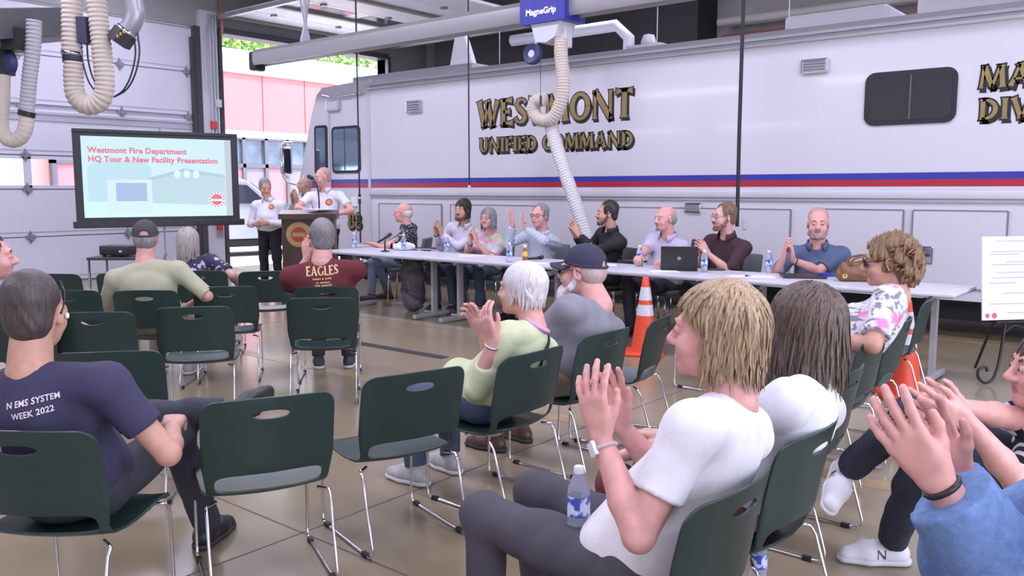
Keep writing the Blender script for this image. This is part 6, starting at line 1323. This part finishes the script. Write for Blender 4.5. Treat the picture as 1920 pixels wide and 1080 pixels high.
pd = person('woman in black and white striped top at the right edge clapping, legs crossed', s, -58, H, 'pink', hs=1.12, hphi=-80, sw=.41, girth=1.1, bust=.02, top=stripe, sleeve='elbow', bottom=mat('jeans_dark', (.026, .030, .050), .85, var=.2, scale=40), shoe=wsh, hair='collar', hair_m=H_brown, h=.005, seed=46, armL=dict(w=at(1815, 790, 2.50), f=dirv(-95) + Z1 * .40, n=dirv(30), curl=16, spread=7, pole=(-.5, -.2, -1)), armR=dict(w=at(1795, 762, 2.75), f=dirv(-95) + Z1 * .45, n=dirv(-160), curl=16, spread=7, pole=(.5, -.2, -1)),
   legs=dict(kR=into(s, -58, at(1715, 775, 3.05)), aR=into(s, -58, at(1592, 878, 3.30)), tR=intod(-58, -FW * .55 - RT * .35 - Z1 * .35), kL=into(s, -58, at(1730, 850, 3.05)), aL=into(s, -58, np.array([*(FW * 3.30 + RT * 1.53)[:2], .09])), tL=intod(-58, -RT + FW * .1)))
s, ph = seat('RF', 0, -.02); H = at(2145, 720, 1.42)
denim = mat('denim_shirt', (.125, .21, .40), .85, var=.18, scale=60, bump=.2, bscale=200)
pd = person('man in blue denim shirt and dark vest at the bottom right corner clapping', s, -72, H, 'pink', hs=1.08, hphi=-75, sw=.46, girth=1.15, top=denim, sleeve='long', bottom=blackp, shoe=bshoe, hair='short', hair_m=H_dark, h=.0042, seed=47, armL=dict(w=at(1762, 906, 1.46), f=Z1*.75 + dirv(-90) * .6, n=dirv(35), curl=14, spread=7, pole=(-.25, -1.0, -.75), cuff=.90, s=.98, r=1.1, sr=1.75), armR=dict(w=at(1796, 892, 1.62), f=Z1*.85 + dirv(-90) * .5, n=dirv(-150), curl=14, spread=7, cuff=.90, pole=(.7, -.6, -1), s=1.0, r=1.1, sr=1.5))
D7 = pd; v_ = Vol(); v_.ell(pd['C'] - pd['up'] * .08, (.225, .165, .26), np.stack([pd['X'], pd['Y'], pd['up']], 1), .05).cap(pd['N'] - pd['up'] * .06 - pd['X'] * .12, pd['N'] - pd['up'] * .06 + pd['X'] * .12, .075, None, .05); V, F = v_.mesh(.010, folds(5, .003)); mesh_obj('vest', V, F, col('vest_black', (.014, .014, .018)), pd['shirt'], True)
wear_watch(pd, 'L', bl_m, at_=.97)
# --- small belongings in the audience
p = at(1085, 945, 2.30); bottle((p[0], p[1], float(p[2]) - .10), 'water bottle held upright on the lap of the blonde woman', s=1.0)
p = on_z(1421, 1095, 0); bottle((p[0], p[1], 0), 'water bottle standing on the floor under the chair of the brown-haired woman')
p = at(1437, 676, 4.3); hbq = thing('patterned_tote', 'small dark striped tote bag glimpsed between the two women in white', 'bag', (p[0], p[1], float(p[2]) - .12), yaw(-40)); tm = blotch('tote_stripe', (.05, .04, .055), [('wave', 18, .6, .1, (.30, .26, .30))]); V, F = Vol().cap((-.05, 0, .06), (.05, 0, .06), .055, .055, .02).cap((-.05, 0, .13), (.05, 0, .13), .04, .04, .03).mesh(.008, folds(2, .004, 60, 90)); mesh_obj('bag_body', V, F, tm, hbq, True); MB().tube(spline([(-.05, 0, .15), (-.03, 0, .24), (.03, 0, .24), (.05, 0, .15)], 6), .006, 6).build('strap', boxg, hbq)
